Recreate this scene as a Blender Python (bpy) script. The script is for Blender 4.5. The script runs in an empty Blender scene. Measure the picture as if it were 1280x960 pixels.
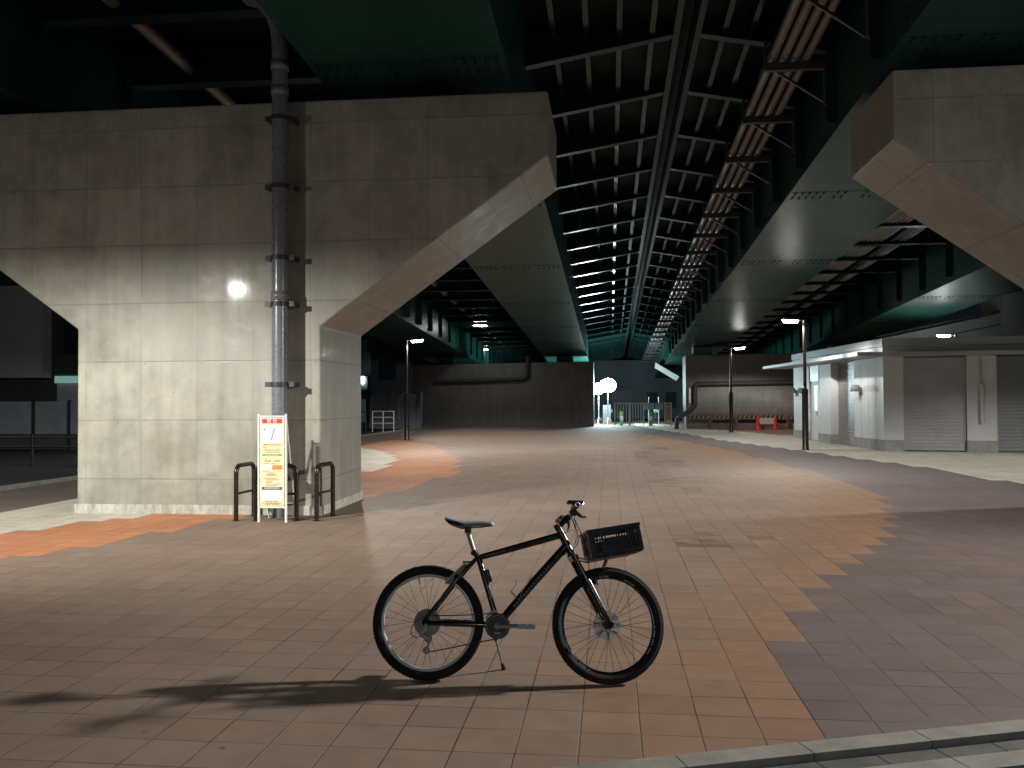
import bpy, math, random
from mathutils import Vector, Matrix
random.seed(7)
PI = math.pi
R = math.radians
scene = bpy.context.scene
COL = scene.collection
GR = 0.044                       # the viaducts run downhill away from the camera

# ------------------------------------------------------------------ helpers
class MB:
    """collects shapes and links them as ONE mesh object"""
    def __init__(s):
        s.v = []; s.f = []; s.sm = []
    def add(s, vs, fs, smooth=False):
        o = len(s.v)
        s.v += [tuple(p) for p in vs]
        s.f += [tuple(i + o for i in f) for f in fs]
        s.sm += [smooth] * len(fs)
        return s
    def hexa(s, p):              # 8 points: bottom ring 0-3 (ccw), top ring 4-7
        return s.add(p, [(3,2,1,0),(4,5,6,7),(0,1,5,4),(1,2,6,5),(2,3,7,6),(3,0,4,7)])
    def box(s, x0, x1, y0, y1, z0, z1):
        return s.hexa([(x0,y0,z0),(x1,y0,z0),(x1,y1,z0),(x0,y1,z0),(x0,y0,z1),(x1,y0,z1),(x1,y1,z1),(x0,y1,z1)])
    def sbox(s, x0, x1, y0, y1, z0, z1):      # follows the grade of the viaduct
        a, b = -GR*y0, -GR*y1
        return s.hexa([(x0,y0,z0+a),(x1,y0,z0+a),(x1,y1,z0+b),(x0,y1,z0+b),(x0,y0,z1+a),(x1,y0,z1+a),(x1,y1,z1+b),(x0,y1,z1+b)])
    def fbox(s, P, e, n, u0, u1, v0, v1, z0, z1):   # box in a plan frame: e along, n outward
        q = lambda u, v, z: (P[0]+e[0]*u+n[0]*v, P[1]+e[1]*u+n[1]*v, z)
        return s.hexa([q(u0,v0,z0),q(u1,v0,z0),q(u1,v1,z0),q(u0,v1,z0),q(u0,v0,z1),q(u1,v0,z1),q(u1,v1,z1),q(u0,v1,z1)])
    def obox(s, c, ax, ay, az, hx, hy, hz):   # oriented box
        c = Vector(c); ax = Vector(ax).normalized()*hx; ay = Vector(ay).normalized()*hy; az = Vector(az).normalized()*hz
        return s.hexa([c-ax-ay-az, c+ax-ay-az, c+ax+ay-az, c-ax+ay-az, c-ax-ay+az, c+ax-ay+az, c+ax+ay+az, c-ax+ay+az])
    def prism_y(s, poly, y0, y1):             # polygon in XZ pulled along Y
        n = len(poly)
        vs = [(x,y0,z) for x,z in poly] + [(x,y1,z) for x,z in poly]
        fs = [tuple(range(n-1,-1,-1)), tuple(range(n,2*n))] + [(i,(i+1)%n,n+(i+1)%n,n+i) for i in range(n)]
        return s.add(vs, fs)
    def tube(s, pts, r, n=10, cap=True, closed=False):
        pts = [Vector(p) for p in pts]; m = len(pts)
        rs = r if isinstance(r, (list, tuple)) else [r]*m
        vs = []; prev = None
        for i, p in enumerate(pts):
            if closed: t = (pts[(i+1) % m]-pts[i-1]).normalized()
            elif i == 0: t = (pts[1]-p).normalized()
            elif i == m-1: t = (p-pts[i-1]).normalized()
            else: t = ((pts[i+1]-p).normalized()+(p-pts[i-1]).normalized()).normalized()
            if prev is None:
                a = Vector((0,0,1)) if abs(t.z) < .9 else Vector((1,0,0))
                u = t.cross(a).normalized()
            else:
                u = (prev - t*prev.dot(t)).normalized()
            prev = u; w = t.cross(u)
            for k in range(n):
                g = 2*PI*k/n
                vs.append(p + (u*math.cos(g)+w*math.sin(g))*rs[i])
        fs = []
        for i in range(m if closed else m-1):
            j = (i+1) % m
            for k in range(n):
                l = (k+1) % n
                fs.append((i*n+k, i*n+l, j*n+l, j*n+k))
        s.add(vs, fs, True)
        if cap and not closed:
            s.add(vs[:n], [tuple(range(n-1,-1,-1))]); s.add(vs[-n:], [tuple(range(n))])
        return s
    def lathe(s, prof, c, ax=(0,0,1), n=24, closed=False, smooth=True):
        c = Vector(c); ax = Vector(ax).normalized()
        a = Vector((0,0,1)) if abs(ax.z) < .9 else Vector((1,0,0))
        u = ax.cross(a).normalized(); w = ax.cross(u)
        vs = []; m = len(prof)
        for r, h in prof:
            for k in range(n):
                g = 2*PI*k/n
                vs.append(c + ax*h + (u*math.cos(g)+w*math.sin(g))*r)
        fs = []
        for i in range(m if closed else m-1):
            j = (i+1) % m
            for k in range(n):
                l = (k+1) % n
                fs.append((i*n+k, i*n+l, j*n+l, j*n+k))
        return s.add(vs, fs, smooth)
    def xf(s, M):
        s.v = [tuple(M @ Vector(p)) for p in s.v]; return s
    def build(s, name, mat, parent=None, off=None, bevel=0, sub=0):
        if off is not None:
            s.v = [(x-off[0], y-off[1], z-off[2]) for x,y,z in s.v]
        me = bpy.data.meshes.new(name); me.from_pydata(s.v, [], s.f)
        me.polygons.foreach_set('use_smooth', s.sm)
        me.update()
        import bmesh
        bm = bmesh.new(); bm.from_mesh(me); bmesh.ops.recalc_face_normals(bm, faces=bm.faces); bm.to_mesh(me); bm.free()
        me.materials.append(mat)
        o = bpy.data.objects.new(name, me); COL.objects.link(o)
        if parent is not None: o.parent = parent
        if bevel:
            b = o.modifiers.new('bevel', 'BEVEL'); b.width = bevel; b.segments = 2; b.limit_method = 'ANGLE'; b.angle_limit = R(40)
        return o

def tag(o, label=None, cat=None, group=None, kind=None):
    if label: o['label'] = label
    if cat: o['category'] = cat
    if group: o['group'] = group
    if kind: o['kind'] = kind
    return o
def thing(name, label, cat, loc=(0,0,0), rz=0, group=None):
    o = bpy.data.objects.new(name, None); COL.objects.link(o)
    o.location = loc; o.rotation_euler = (0,0,rz); o.empty_display_size = .2
    return tag(o, label, cat, group)
def children(o): return [c for c in bpy.data.objects if c.parent == o]
def copy_tree(o, parent=None):
    kids = children(o)
    c = o.copy(); COL.objects.link(c)
    if parent is not None: c.parent = parent
    for k in kids: copy_tree(k, c)
    return c

# ------------------------------------------------------------------ materials
class NT:
    def __init__(s, name):
        s.m = bpy.data.materials.new(name); s.m.use_nodes = True
        s.t = s.m.node_tree; s.b = s.t.nodes['Principled BSDF']
    def n(s, typ, **kw):
        o = s.t.nodes.new(typ)
        for k, v in kw.items():
            if k in o.inputs.keys() if isinstance(k, str) else False: o.inputs[k].default_value = v
            else: setattr(o, k, v)
        return o
    def l(s, a, b): s.t.links.new(a, b)
    def math(s, op, a, b=None, c=None, clamp=False):
        o = s.t.nodes.new('ShaderNodeMath'); o.operation = op; o.use_clamp = clamp
        for i, x in enumerate((a, b, c)):
            if x is None: continue
            if hasattr(x, 'node'): s.l(x, o.inputs[i])
            else: o.inputs[i].default_value = x
        return o.outputs[0]
    def mix(s, fac, a, b, typ='MIX'):
        o = s.t.nodes.new('ShaderNodeMix'); o.data_type = 'RGBA'; o.blend_type = typ
        for i, x in ((0, fac), (6, a), (7, b)):
            if hasattr(x, 'node'): s.l(x, o.inputs[i])
            elif isinstance(x, (int, float)): o.inputs[i].default_value = x
            else: o.inputs[i].default_value = (*x, 1)
        return o.outputs[2]
    def noise(s, vec, scale, detail=4, rough=.55, stretch=None):
        if stretch:
            mp = s.t.nodes.new('ShaderNodeMapping'); mp.inputs['Scale'].default_value = stretch
            s.l(vec, mp.inputs['Vector']); vec = mp.outputs[0]
        o = s.t.nodes.new('ShaderNodeTexNoise'); o.inputs['Scale'].default_value = scale
        o.inputs['Detail'].default_value = detail; o.inputs['Roughness'].default_value = rough
        s.l(vec, o.inputs['Vector']); return o.outputs['Fac']
    def ramp(s, x, lo, hi, a=0., b=1.):
        o = s.t.nodes.new('ShaderNodeMapRange'); o.clamp = True
        o.inputs[1].default_value = lo; o.inputs[2].default_value = hi; o.inputs[3].default_value = a; o.inputs[4].default_value = b
        s.l(x, o.inputs[0]); return o.outputs[0]
    def pos(s):
        g = s.t.nodes.new('ShaderNodeNewGeometry'); return g.outputs['Position']
    def obj(s):
        g = s.t.nodes.new('ShaderNodeTexCoord'); return g.outputs['Object']
    def bump(s, h, strength=.3, dist=.01):
        o = s.t.nodes.new('ShaderNodeBump'); o.inputs['Strength'].default_value = strength; o.inputs['Distance'].default_value = dist
        s.l(h, o.inputs['Height']); s.l(o.outputs[0], s.b.inputs['Normal'])
    def base(s, c):
        if hasattr(c, 'node'): s.l(c, s.b.inputs['Base Color'])
        else: s.b.inputs['Base Color'].default_value = (*c, 1)
    def rough(s, r):
        if hasattr(r, 'node'): s.l(r, s.b.inputs['Roughness'])
        else: s.b.inputs['Roughness'].default_value = r

def mat(name, c, rough=.5, metal=0., var=.25, scale=6., bump=0., spec=.5, coat=0., space='obj', rv=.08, tint=None):
    t = NT(name)
    v = t.obj() if space == 'obj' else t.pos()
    nf = t.noise(v, scale, 5)
    nf2 = t.noise(v, scale*7, 3)
    lo = tuple(x*(1-var) for x in c); hi = tuple(min(1, x*(1+var*.6)) for x in c)
    f = t.ramp(nf, .3, .7)
    t.base(t.mix(f, lo, hi))
    t.rough(t.ramp(nf2, .3, .7, max(.03, rough-rv), min(1, rough+rv)))
    t.b.inputs['Metallic'].default_value = metal
    t.b.inputs['Specular IOR Level'].default_value = spec
    t.b.inputs['Coat Weight'].default_value = coat
    if tint: t.b.inputs['Specular Tint'].default_value = (*tint, 1)
    if bump: t.bump(nf2, bump, .004)
    return t.m
def emis(name, c, strength):
    t = NT(name)
    t.base((.02,.02,.02))
    t.b.inputs['Emission Color'].default_value = (*c, 1); t.b.inputs['Emission Strength'].default_value = strength
    return t.m

def concrete(name, c, panel=.84, px=.03, pz=.49, coat=0., rough=.55, dark=.5, seam=.62, axis='x'):
    """board-formed concrete: panel joints, tone per panel, run-off streaks, tie holes"""
    t = NT(name); p = t.pos()
    sp = t.n('ShaderNodeSeparateXYZ'); t.l(p, sp.inputs[0])
    X = sp.outputs[0] if axis == 'x' else sp.outputs[1]; Z = sp.outputs[2]
    ux = t.math('DIVIDE', t.math('SUBTRACT', X, px), panel); uz = t.math('DIVIDE', t.math('SUBTRACT', Z, pz), panel)
    fx = t.math('FRACT', ux); fz = t.math('FRACT', uz)
    dx = t.math('MINIMUM', fx, t.math('SUBTRACT', 1., fx)); dz = t.math('MINIMUM', fz, t.math('SUBTRACT', 1., fz))
    wob = t.noise(p, 14, 3)
    jx = t.ramp(t.math('ADD', dx, t.math('MULTIPLY', wob, .012)), .008, .022, 1, 0)
    jz = t.ramp(t.math('ADD', dz, t.math('MULTIPLY', wob, .012)), .008, .024, 1, 0)
    fade = t.ramp(t.noise(p, .9, 3), .35, .6)
    joint = t.math('MAXIMUM', t.math('MULTIPLY', jx, t.math('MULTIPLY_ADD', fade, .55, .08)), t.math('MULTIPLY', jz, t.math('MULTIPLY_ADD', fade, .45, .5)))
    cb = t.n('ShaderNodeCombineXYZ'); t.l(t.math('FLOOR', ux), cb.inputs[0]); t.l(t.math('FLOOR', uz), cb.inputs[1])
    wn = t.n('ShaderNodeTexWhiteNoise'); t.l(cb.outputs[0], wn.inputs['Vector'])
    big = t.noise(p, .8, 5, .6); mid = t.noise(p, 3.2, 6, .65)
    streak = t.noise(p, 5.5, 4, .6, stretch=(1, 1, .12))
    fine = t.noise(p, 45, 3)
    tone = t.math('ADD', t.math('MULTIPLY', t.ramp(big, .25, .75), .35), t.math('MULTIPLY', t.ramp(mid, .3, .7), .3))
    tone = t.math('ADD', tone, t.math('MULTIPLY', wn.outputs['Value'], .16))
    tone = t.math('ADD', tone, t.math('MULTIPLY', t.ramp(streak, .3, .7), .3))
    lo = tuple(x*dark for x in c)
    col = t.mix(t.ramp(tone, .1, 1.0), lo, c)
    warm = t.mix(t.ramp(t.noise(p, 1.7, 4), .5, .75), (1,1,1), (1.,.965,.89))
    col = t.mix(1., col, warm, 'MULTIPLY')
    col = t.mix(t.math('MULTIPLY', joint, seam), col, tuple(x*.3 for x in c))
    # tie holes on a regular grid
    h = panel/2
    hx = t.math('SUBTRACT', t.math('FRACT', t.math('ADD', t.math('DIVIDE', X, h), .27)), .5); hz = t.math('SUBTRACT', t.math('FRACT', t.math('ADD', t.math('DIVIDE', Z, h), .4)), .5)
    rr = t.math('SQRT', t.math('ADD', t.math('MULTIPLY', hx, hx), t.math('MULTIPLY', hz, hz)))
    hole = t.ramp(rr, .035, .05, 1, 0)
    hmask = t.math('GREATER_THAN', t.noise(p, 2.1, 1), .56)
    col = t.mix(t.math('MULTIPLY', t.math('MULTIPLY', hole, hmask), .5), col, tuple(x*.4 for x in c))
    # pinholes
    vo = t.n('ShaderNodeTexVoronoi'); vo.inputs['Scale'].default_value = 9; t.l(p, vo.inputs['Vector'])
    pin = t.ramp(vo.outputs['Distance'], .05, .09, 1, 0)
    col = t.mix(t.math('MULTIPLY', pin, t.ramp(mid, .55, .65, 0, .4)), col, tuple(x*.35 for x in c))
    t.base(col)
    t.rough(t.ramp(mid, .3, .7, rough-.12, rough+.12))
    hgt = t.math('SUBTRACT', t.math('ADD', t.math('MULTIPLY', fine, .4), t.math('MULTIPLY', mid, .5)), t.math('MULTIPLY', joint, 1.2))
    t.bump(hgt, .3, .006)
    if coat:
        t.l(t.ramp(streak, .35, .6, coat*.25, coat), t.b.inputs['Coat Weight']); t.b.inputs['Coat Roughness'].default_value = .09
    return t.m

M = {}
M['concrete'] = concrete('coated_concrete', (.40,.395,.355), coat=.13, rough=.5, dark=.43)
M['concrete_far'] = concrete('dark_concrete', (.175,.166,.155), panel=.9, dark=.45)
M['concrete_grey'] = concrete('grey_concrete', (.27,.275,.265), panel=1.2, px=.2, pz=.1, dark=.6)
M['green'] = mat('green_bridge_paint', (.009,.047,.038), .38, 0, .25, .5, spec=.22, tint=(.62,.95,.88), rv=.02, space='pos')
M['steel'] = mat('grey_green_steel', (.008,.027,.027), .20, 0, .2, 1., spec=.17, tint=(.45,.85,.85), rv=.02, space='pos')
M['deck'] = mat('dark_deck_steel', (.004,.013,.013), .6, 0, .3, 1., spec=.12, space='pos')
M['rib'] = mat('deck_rib_paint', (.010,.026,.026), .22, 0, .15, 1., spec=.25, tint=(.45,.85,.85), rv=.02, space='pos')
M['pvc_brown'] = mat('brown_grey_conduit', (.19,.165,.148), .42, 0, .2, 2., space='pos')
M['rack'] = mat('rack_steel', (.055,.055,.06), .5, 0, .3, 4., space='pos')
M['corr'] = mat('corrugated_panel', (.30,.265,.24), .5, 0, .25, 2., space='pos')
M['drain'] = mat('grey_drainpipe', (.16,.175,.205), .28, 0, .15, 3.)
M['drain_dark'] = mat('dark_drainpipe', (.04,.04,.042), .65, 0, .2, 3.)
M['bracket_dark'] = mat('dark_clamp', (.045,.045,.05), .5, .3, .3, 9.)
M['clamp'] = mat('galvanised_clamp', (.30,.31,.31), .4, .6, .2, 9.)
M['black_tube'] = mat('black_bollard_paint', (.018,.012,.010), .28, 0, .3, 8.)
M['white_frame'] = mat('white_sign_frame', (.78,.78,.76), .4, 0, .06, 9.)
M['sign_cream'] = mat('cream_sign_sheet', (.80,.70,.45), .5, 0, .04, 9.)
M['sign_white'] = mat('white_sign_sheet', (.82,.82,.83), .5, 0, .03, 9.)
M['sign_red'] = mat('red_sign_ink', (.62,.02,.035), .5, 0, .05)
M['sign_green'] = mat('green_sign_ink', (.16,.44,.19), .5, 0, .05)
M['sign_blue'] = mat('navy_sign_ink', (.03,.03,.13), .5, 0, .05)
M['sign_orange'] = mat('orange_sign_ink', (.75,.26,.05), .5, 0, .08)
M['sign_ink'] = mat('brown_sign_ink', (.30,.20,.13), .6, 0, .1)
M['sign_purple'] = mat('purple_sign_ink', (.38,.06,.25), .6, 0, .1)
M['lamp_pole'] = mat('dark_brown_lamp_paint', (.020,.016,.014), .35, .2, .2, 6.)
M['lamp_shaft'] = mat('bronze_lamp_shaft', (.10,.085,.075), .3, .5, .2, 6.)
M['led'] = emis('led_panel', (1.,.97,.90), 55)
M['balloon'] = emis('balloon_light_skin', (.72,.96,1.), 150)
M['white_wall'] = mat('white_wall_panel', (.56,.575,.59), .45, 0, .07, 3., space='pos')
M['fascia'] = mat('grey_metal_fascia', (.36,.375,.385), .35, .1, .08, 2., space='pos')
M['plinth'] = mat('grey_plinth', (.30,.30,.285), .7, 0, .2, 5., .2, space='pos')
M['shutter'] = mat('roller_shutter_slats', (.33,.335,.34), .35, .25, .12, 1.5, space='pos')
M['shutter_dark'] = mat('darker_roller_shutter', (.19,.197,.21), .4, .25, .12, 1.5, space='pos')
M['glass_dark'] = mat('dark_glass', (.02,.025,.03), .05, 0, .1)
M['window_lit'] = emis('lit_door_window', (.62,.82,.95), 1.1)
M['red_plastic'] = mat('red_plastic', (.55,.03,.03), .4, 0, .15, 8.)
M['orange_tube'] = mat('worn_orange_tube', (.25,.06,.035), .6, 0, .3, 9.)
M['yellow'] = mat('faded_yellow_board', (.22,.15,.07), .6, 0, .2, 9.)
M['black'] = mat('matt_black', (.012,.012,.013), .5, 0, .2, 9.)
M['tarp'] = mat('pale_tarp', (.16,.17,.20), .7, 0, .3, 5.)
M['galv'] = mat('galvanised_rail', (.45,.47,.47), .35, .5, .15, 8.)
M['greenboard'] = mat('bright_green_vinyl', (.16,.55,.05), .45, 0, .1, 8.)
M['navy_wall'] = mat('dark_blue_grey_wall', (.045,.06,.075), .6, 0, .4, .6, space='pos')
M['house_white'] = mat('pale_house_cladding', (.40,.41,.43), .6, 0, .1, 1., space='pos')
M['house_dark'] = mat('dark_house_wall', (.05,.05,.055), .6, 0, .3, 1., space='pos')
M['fence_panel'] = mat('grey_fence_panel', (.20,.21,.22), .55, 0, .2, 1., space='pos')
M['teal_lit'] = emis('lit_carport_ceiling', (.45,.85,.78), .28)
M['win_white'] = emis('lit_balcony_lamp', (.8,1.,1.), 5)
M['bronze_deck'] = mat('dark_asphalt', (.045,.045,.047), .85, 0, .35, 30., .4, space='pos')

# ------------------------------------------------------------------ ground: road, kerb, tiled plaza
T = .288; TX, TY = .136, .266       # tile size and phase
def kerb_y(x):
    return 3.965 + .355*x
def interp(tab, y):
    if y <= tab[0][0]: return tab[0][1]
    for (a, xa), (b, xb) in zip(tab, tab[1:]):
        if y <= b: return xa + (xb-xa)*(y-a)/(b-a)
    return tab[-1][1]
PURPLE = [(3.8,.95),(5.5,1.0),(6.7,1.28),(8.3,2.05),(9.6,2.71),(11.8,3.56),(14.2,4.24),(16,4.46),(18,4.49),(22.4,4.24),(29.6,3.57),(39.2,1.99),(50,.2)]
CREAM = [(12,8.6),(17.25,7.56),(21.25,7.24),(27.04,6.05),(35.4,4.27),(42.9,3.32),(46.2,2.76),(54,1.6)]
ORANGE_R = [(3.8,-.6),(5,-.55),(6,.0),(8,.9),(10,1.5),(14,2.3),(18,2.6),(24,2.3),(30,1.5),(39,.2),(50,-1.2)]
LEFT_OR = [(6.5,-6.8),(8.39,-6.16),(9.15,-5.78),(10.35,-5.49),(11.63,-5.14),(13,-4.5),(14.3,-4.04),(15.9,-3.53),(19.5,-3.42),(24.4,-4.16),(31.4,-6.37),(39,-10.9)]
LEFT_CR = [(8,-8.2),(10,-7.35),(10.94,-7.02),(11.61,-6.51),(14,-5.9),(17,-5.5),(19.4,-5.49),(20.6,-5.34),(23.4,-5.71),(27,-6.99),(29.2,-8.27),(32,-10.9)]
C_MAIN = (.254,.188,.150); C_ORNG = (.288,.176,.114); C_RED = (.50,.225,.120); C_PURP = (.165,.131,.129); C_CRM = (.60,.57,.50); C_PATH = (.165,.13,.115)
def tile_colour(x, y):
    rnd = random.random
    if x < -8.75: c = C_PATH
    elif x < interp(LEFT_CR, y) and 7 < y < 32: c = C_CRM
    elif x < interp(LEFT_OR, y): c = C_RED
    elif x > interp(CREAM, y):
        c = C_CRM
        if y > 40 and x > 5.9 + (46-y)*.25: c = C_ORNG
    elif x > interp(PURPLE, y): c = C_PURP
    else:
        d = (x - interp(ORANGE_R, y) + .25)/1.5 + (rnd()-.5)*.4
        k = min(1, max(0, d)); c = tuple(a+(b-a)*k for a, b in zip(C_MAIN, C_ORNG))
    k = .93 + .14*rnd()
    h = (rnd()-.5)*.05
    wet = 0
    # drip line under the gap between the two viaducts
    if 9.6 < y < 52:
        w = abs(x - 1.22 - .25*math.sin(y*.9))
        for a, b, ww in ((9.8,11.,.55),(15.5,19.5,.42),(19.5,25,.40),(25,34,.36),(34,52,.5)):
            if a < y < b and w < ww and rnd() < (.62 if y < 34 else .8): wet = .35+.3*rnd()
    return (c[0]*k*(1+h), c[1]*k, c[2]*k*(1-h)), wet
def build_plaza():
    vs = []; fs = []; cols = []; wets = []
    i0 = int(math.floor((-10.9-TX)/T)); i1 = int(math.ceil((19-TX)/T))
    for i in range(i0, i1):
        x0 = TX+i*T; x1 = x0+T
        for j in range(int(math.floor((-.5-TY)/T)), int(math.ceil((66-TY)/T))):
            y0 = TY+j*T; y1 = y0+T
            ka, kb = kerb_y(x0), kerb_y(x1)
            if y1 <= min(ka, kb): continue
            a0, b0 = max(y0, ka), max(y0, kb)
            a1, b1 = max(y1, ka), max(y1, kb)
            o = len(vs)
            vs += [(x0,a0,0),(x1,b0,0),(x1,b1,0),(x0,a1,0)]
            fs.append((o,o+1,o+2,o+3))
            c, w = tile_colour(x0+T/2, y0+T/2)
            cols += [c[0],c[1],c[2],1.]*4; wets += [w]*4
    me = bpy.data.meshes.new('plaza_pavement'); me.from_pydata(vs, [], fs)
    a = me.color_attributes.new('tile', 'FLOAT_COLOR', 'CORNER'); a.data.foreach_set('color', cols)
    b = me.attributes.new('damp', 'FLOAT', 'CORNER'); b.data.foreach_set('value', wets)
    me.update()
    t = NT('plaza_tiles'); p = t.pos()
    at = t.n('ShaderNodeAttribute', attribute_name='tile'); aw = t.n('ShaderNodeAttribute', attribute_name='damp')
    sp = t.n('ShaderNodeSeparateXYZ'); t.l(p, sp.inputs[0])
    fx = t.math('FRACT', t.math('DIVIDE', t.math('SUBTRACT', sp.outputs[0], TX), T)); fy = t.math('FRACT', t.math('DIVIDE', t.math('SUBTRACT', sp.outputs[1], TY), T))
    dx = t.math('MINIMUM', fx, t.math('SUBTRACT', 1., fx)); dy = t.math('MINIMUM', fy, t.math('SUBTRACT', 1., fy))
    d = t.math('ADD', t.math('MINIMUM', dx, dy), t.math('MULTIPLY', t.math('SUBTRACT', t.noise(p, 22, 3), .5), .010))
    j = t.ramp(d, .008, .017, 1, 0)
    fine = t.noise(p, 170, 3, .7); mid = t.noise(p, 7, 5, .6); big = t.noise(p, .7, 5, .6)
    col = t.mix(1., at.outputs['Color'], t.mix(t.ramp(fine, .3, .72), (.74,.74,.75), (1.2,1.19,1.17)), 'MULTIPLY')
    col = t.mix(1., col, t.mix(t.ramp(mid, .3, .7), (.87,.87,.88), (1.08,1.08,1.07)), 'MULTIPLY')
    col = t.mix(1., col, t.mix(t.ramp(big, .3, .7), (.88,.87,.86), (1.07,1.07,1.07)), 'MULTIPLY')
    blot = t.ramp(t.noise(p, 3.1, 4, .6), .66, .74, 0, .28)
    col = t.mix(blot, col, (.06,.05,.045))
    vg = t.n('ShaderNodeTexVoronoi'); vg.inputs['Scale'].default_value = 1.9; t.l(p, vg.inputs['Vector'])
    sv = t.n('ShaderNodeSeparateColor'); t.l(vg.outputs['Color'], sv.inputs[0])
    gum = t.math('MULTIPLY', t.ramp(t.math('ADD', vg.outputs['Distance'], t.math('MULTIPLY', fine, .03)), .045, .06, 1, 0), t.math('GREATER_THAN', sv.outputs[0], .55))
    col = t.mix(t.math('MULTIPLY', gum, .5), col, (.05,.045,.042))
    wetm = t.math('MULTIPLY', aw.outputs['Fac'], t.ramp(t.noise(p, 4.2, 5, .6), .4, .58, .15, 1))
    col = t.mix(wetm, col, (.085,.050,.030))
    jc = t.mix(t.ramp(t.noise(p, 1.6, 3), .42, .6), (.035,.03,.027), (.15,.135,.115))
    col = t.mix(t.math('MULTIPLY', j, .85), col, jc)
    t.base(col)
    t.rough(t.math('SUBTRACT', t.ramp(mid, .3, .7, .72, .9), t.math('MULTIPLY', wetm, .3)))
    t.b.inputs['Specular IOR Level'].default_value = .3
    hgt = t.math('SUBTRACT', t.math('MULTIPLY', fine, .35), t.math('MULTIPLY', j, 1.4))
    t.bump(hgt, .45, .004)
    me.materials.append(t.m)
    o = bpy.data.objects.new('plaza_pavement', me); COL.objects.link(o)
    tag(o, kind='structure')
build_plaza()

g = MB(); g.add([(-400,-200,-.11),(400,-200,-.11),(400,600,-.11),(-400,600,-.11)], [(0,1,2,3)])
tag(g.build('road', M['bronze_deck']), kind='structure')
def offset_curve(x, d):           # point at distance d on the road side of the kerb line
    e = .01; s = (kerb_y(x+e)-kerb_y(x-e))/(2*e); L = math.hypot(1, s)
    return (x + d*s/L, kerb_y(x) - d/L)
def strip(d0, d1, z0, z1, step, gap, name, m):
    k = MB(); x = -9.
    while x < 15:
        xa, xb = x+gap/2, x+step-gap/2
        for q in range(4):
            a, b = xa+(xb-xa)*q/4, xa+(xb-xa)*(q+1)/4
            p = [offset_curve(a,d1), offset_curve(b,d1), offset_curve(b,d0), offset_curve(a,d0)]
            k.hexa([(*p[0],z0),(*p[1],z0),(*p[2],z0),(*p[3],z0),(*p[0],z1),(*p[1],z1),(*p[2],z1),(*p[3],z1)])
        x += step
    return tag(k.build(name, m), kind='structure')
M['kerb'] = mat('kerb_stone', (.25,.245,.225), .75, 0, .3, 5., .5, space='pos')
M['gutter_stone'] = mat('dark_gutter_block', (.10,.095,.09), .8, 0, .35, 6., .5, space='pos')
strip(.002, .135, -.14, .003, .58, .006, 'kerb', M['kerb'])
strip(.150, .255, -.14, -.030, .29, .006, 'gutter', M['gutter_stone'])
strip(.258, .400, -.14, -.028, .58, .006, 'drain_edging', M['kerb'])
k = MB(); k.box(-11.15, -10.92, 3, 66, -.14, .06); tag(k.build('path_kerb', M['kerb'], bevel=.01), kind='structure')

# ------------------------------------------------------------------ piers
YF, YB = 12.05, 14.1
def pier(loc, label, outline, y0, y1, base, m):
    t = thing('bridge_pier', label, 'bridge pier', loc)
    b = MB(); b.prism_y(outline, y0, y1); b.build('shaft', m, t, off=loc, bevel=.025)
    if base:
        x0, x1 = base
        q = MB(); e = .025
        q.box(x0-e, x1+e, y0-e, y0-.001, 0, .13); q.box(x0-e, x1+e, y1+.001, y1+e, 0, .13)
        q.box(x0-e, x0-.001, y0-.001, y1+.001, 0, .13); q.box(x1+.001, x1+e, y0-.001, y1+.001, 0, .13)
        q.build('footing_edge', M['footing'], t, off=loc)
    return t
t = NT('streaked_footing'); p = t.pos()
st = t.noise(p, 13, 6, .75, stretch=(1,1,.3))
t.base(t.mix(t.ramp(st, .3, .62), (.26,.245,.21), (.56,.55,.51))); t.rough(.7); M['footing'] = t.m
Lp = [(-7.66,-.1),(-4.03,-.1),(-4.03,2.65),(-.82,4.95),(-.82,5.84),(-10.85,5.84),(-10.85,4.95),(-7.66,2.65)]
pier((-5.84,13.1,0), 'pale concrete T-shaped pier lit brightly at its base, with a grey drainpipe on its face', Lp, YF, YB, (-7.66,-4.03), M['concrete'])
Rp = [(6.93,-.1),(10.56,-.1),(10.56,2.72),(13.77,5.0),(13.77,5.92),(3.72,5.92),(3.72,5.0),(6.93,2.72)]
pier((8.74,13.1,0), 'dim concrete pier arm with slanted underside at upper right, above the white kiosk', Rp, YF, YB, (6.93,10.56), M['concrete'])
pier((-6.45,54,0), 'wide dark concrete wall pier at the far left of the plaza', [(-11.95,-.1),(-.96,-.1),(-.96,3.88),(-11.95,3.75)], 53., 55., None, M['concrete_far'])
pier((8.,49.5,0), 'wide dark concrete wall pier behind the red and orange barriers', [(4.08,-.1),(13.5,-.1),(13.5,4.05),(4.08,3.98)], 48.6, 50.6, None, M['concrete_far'])

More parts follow.
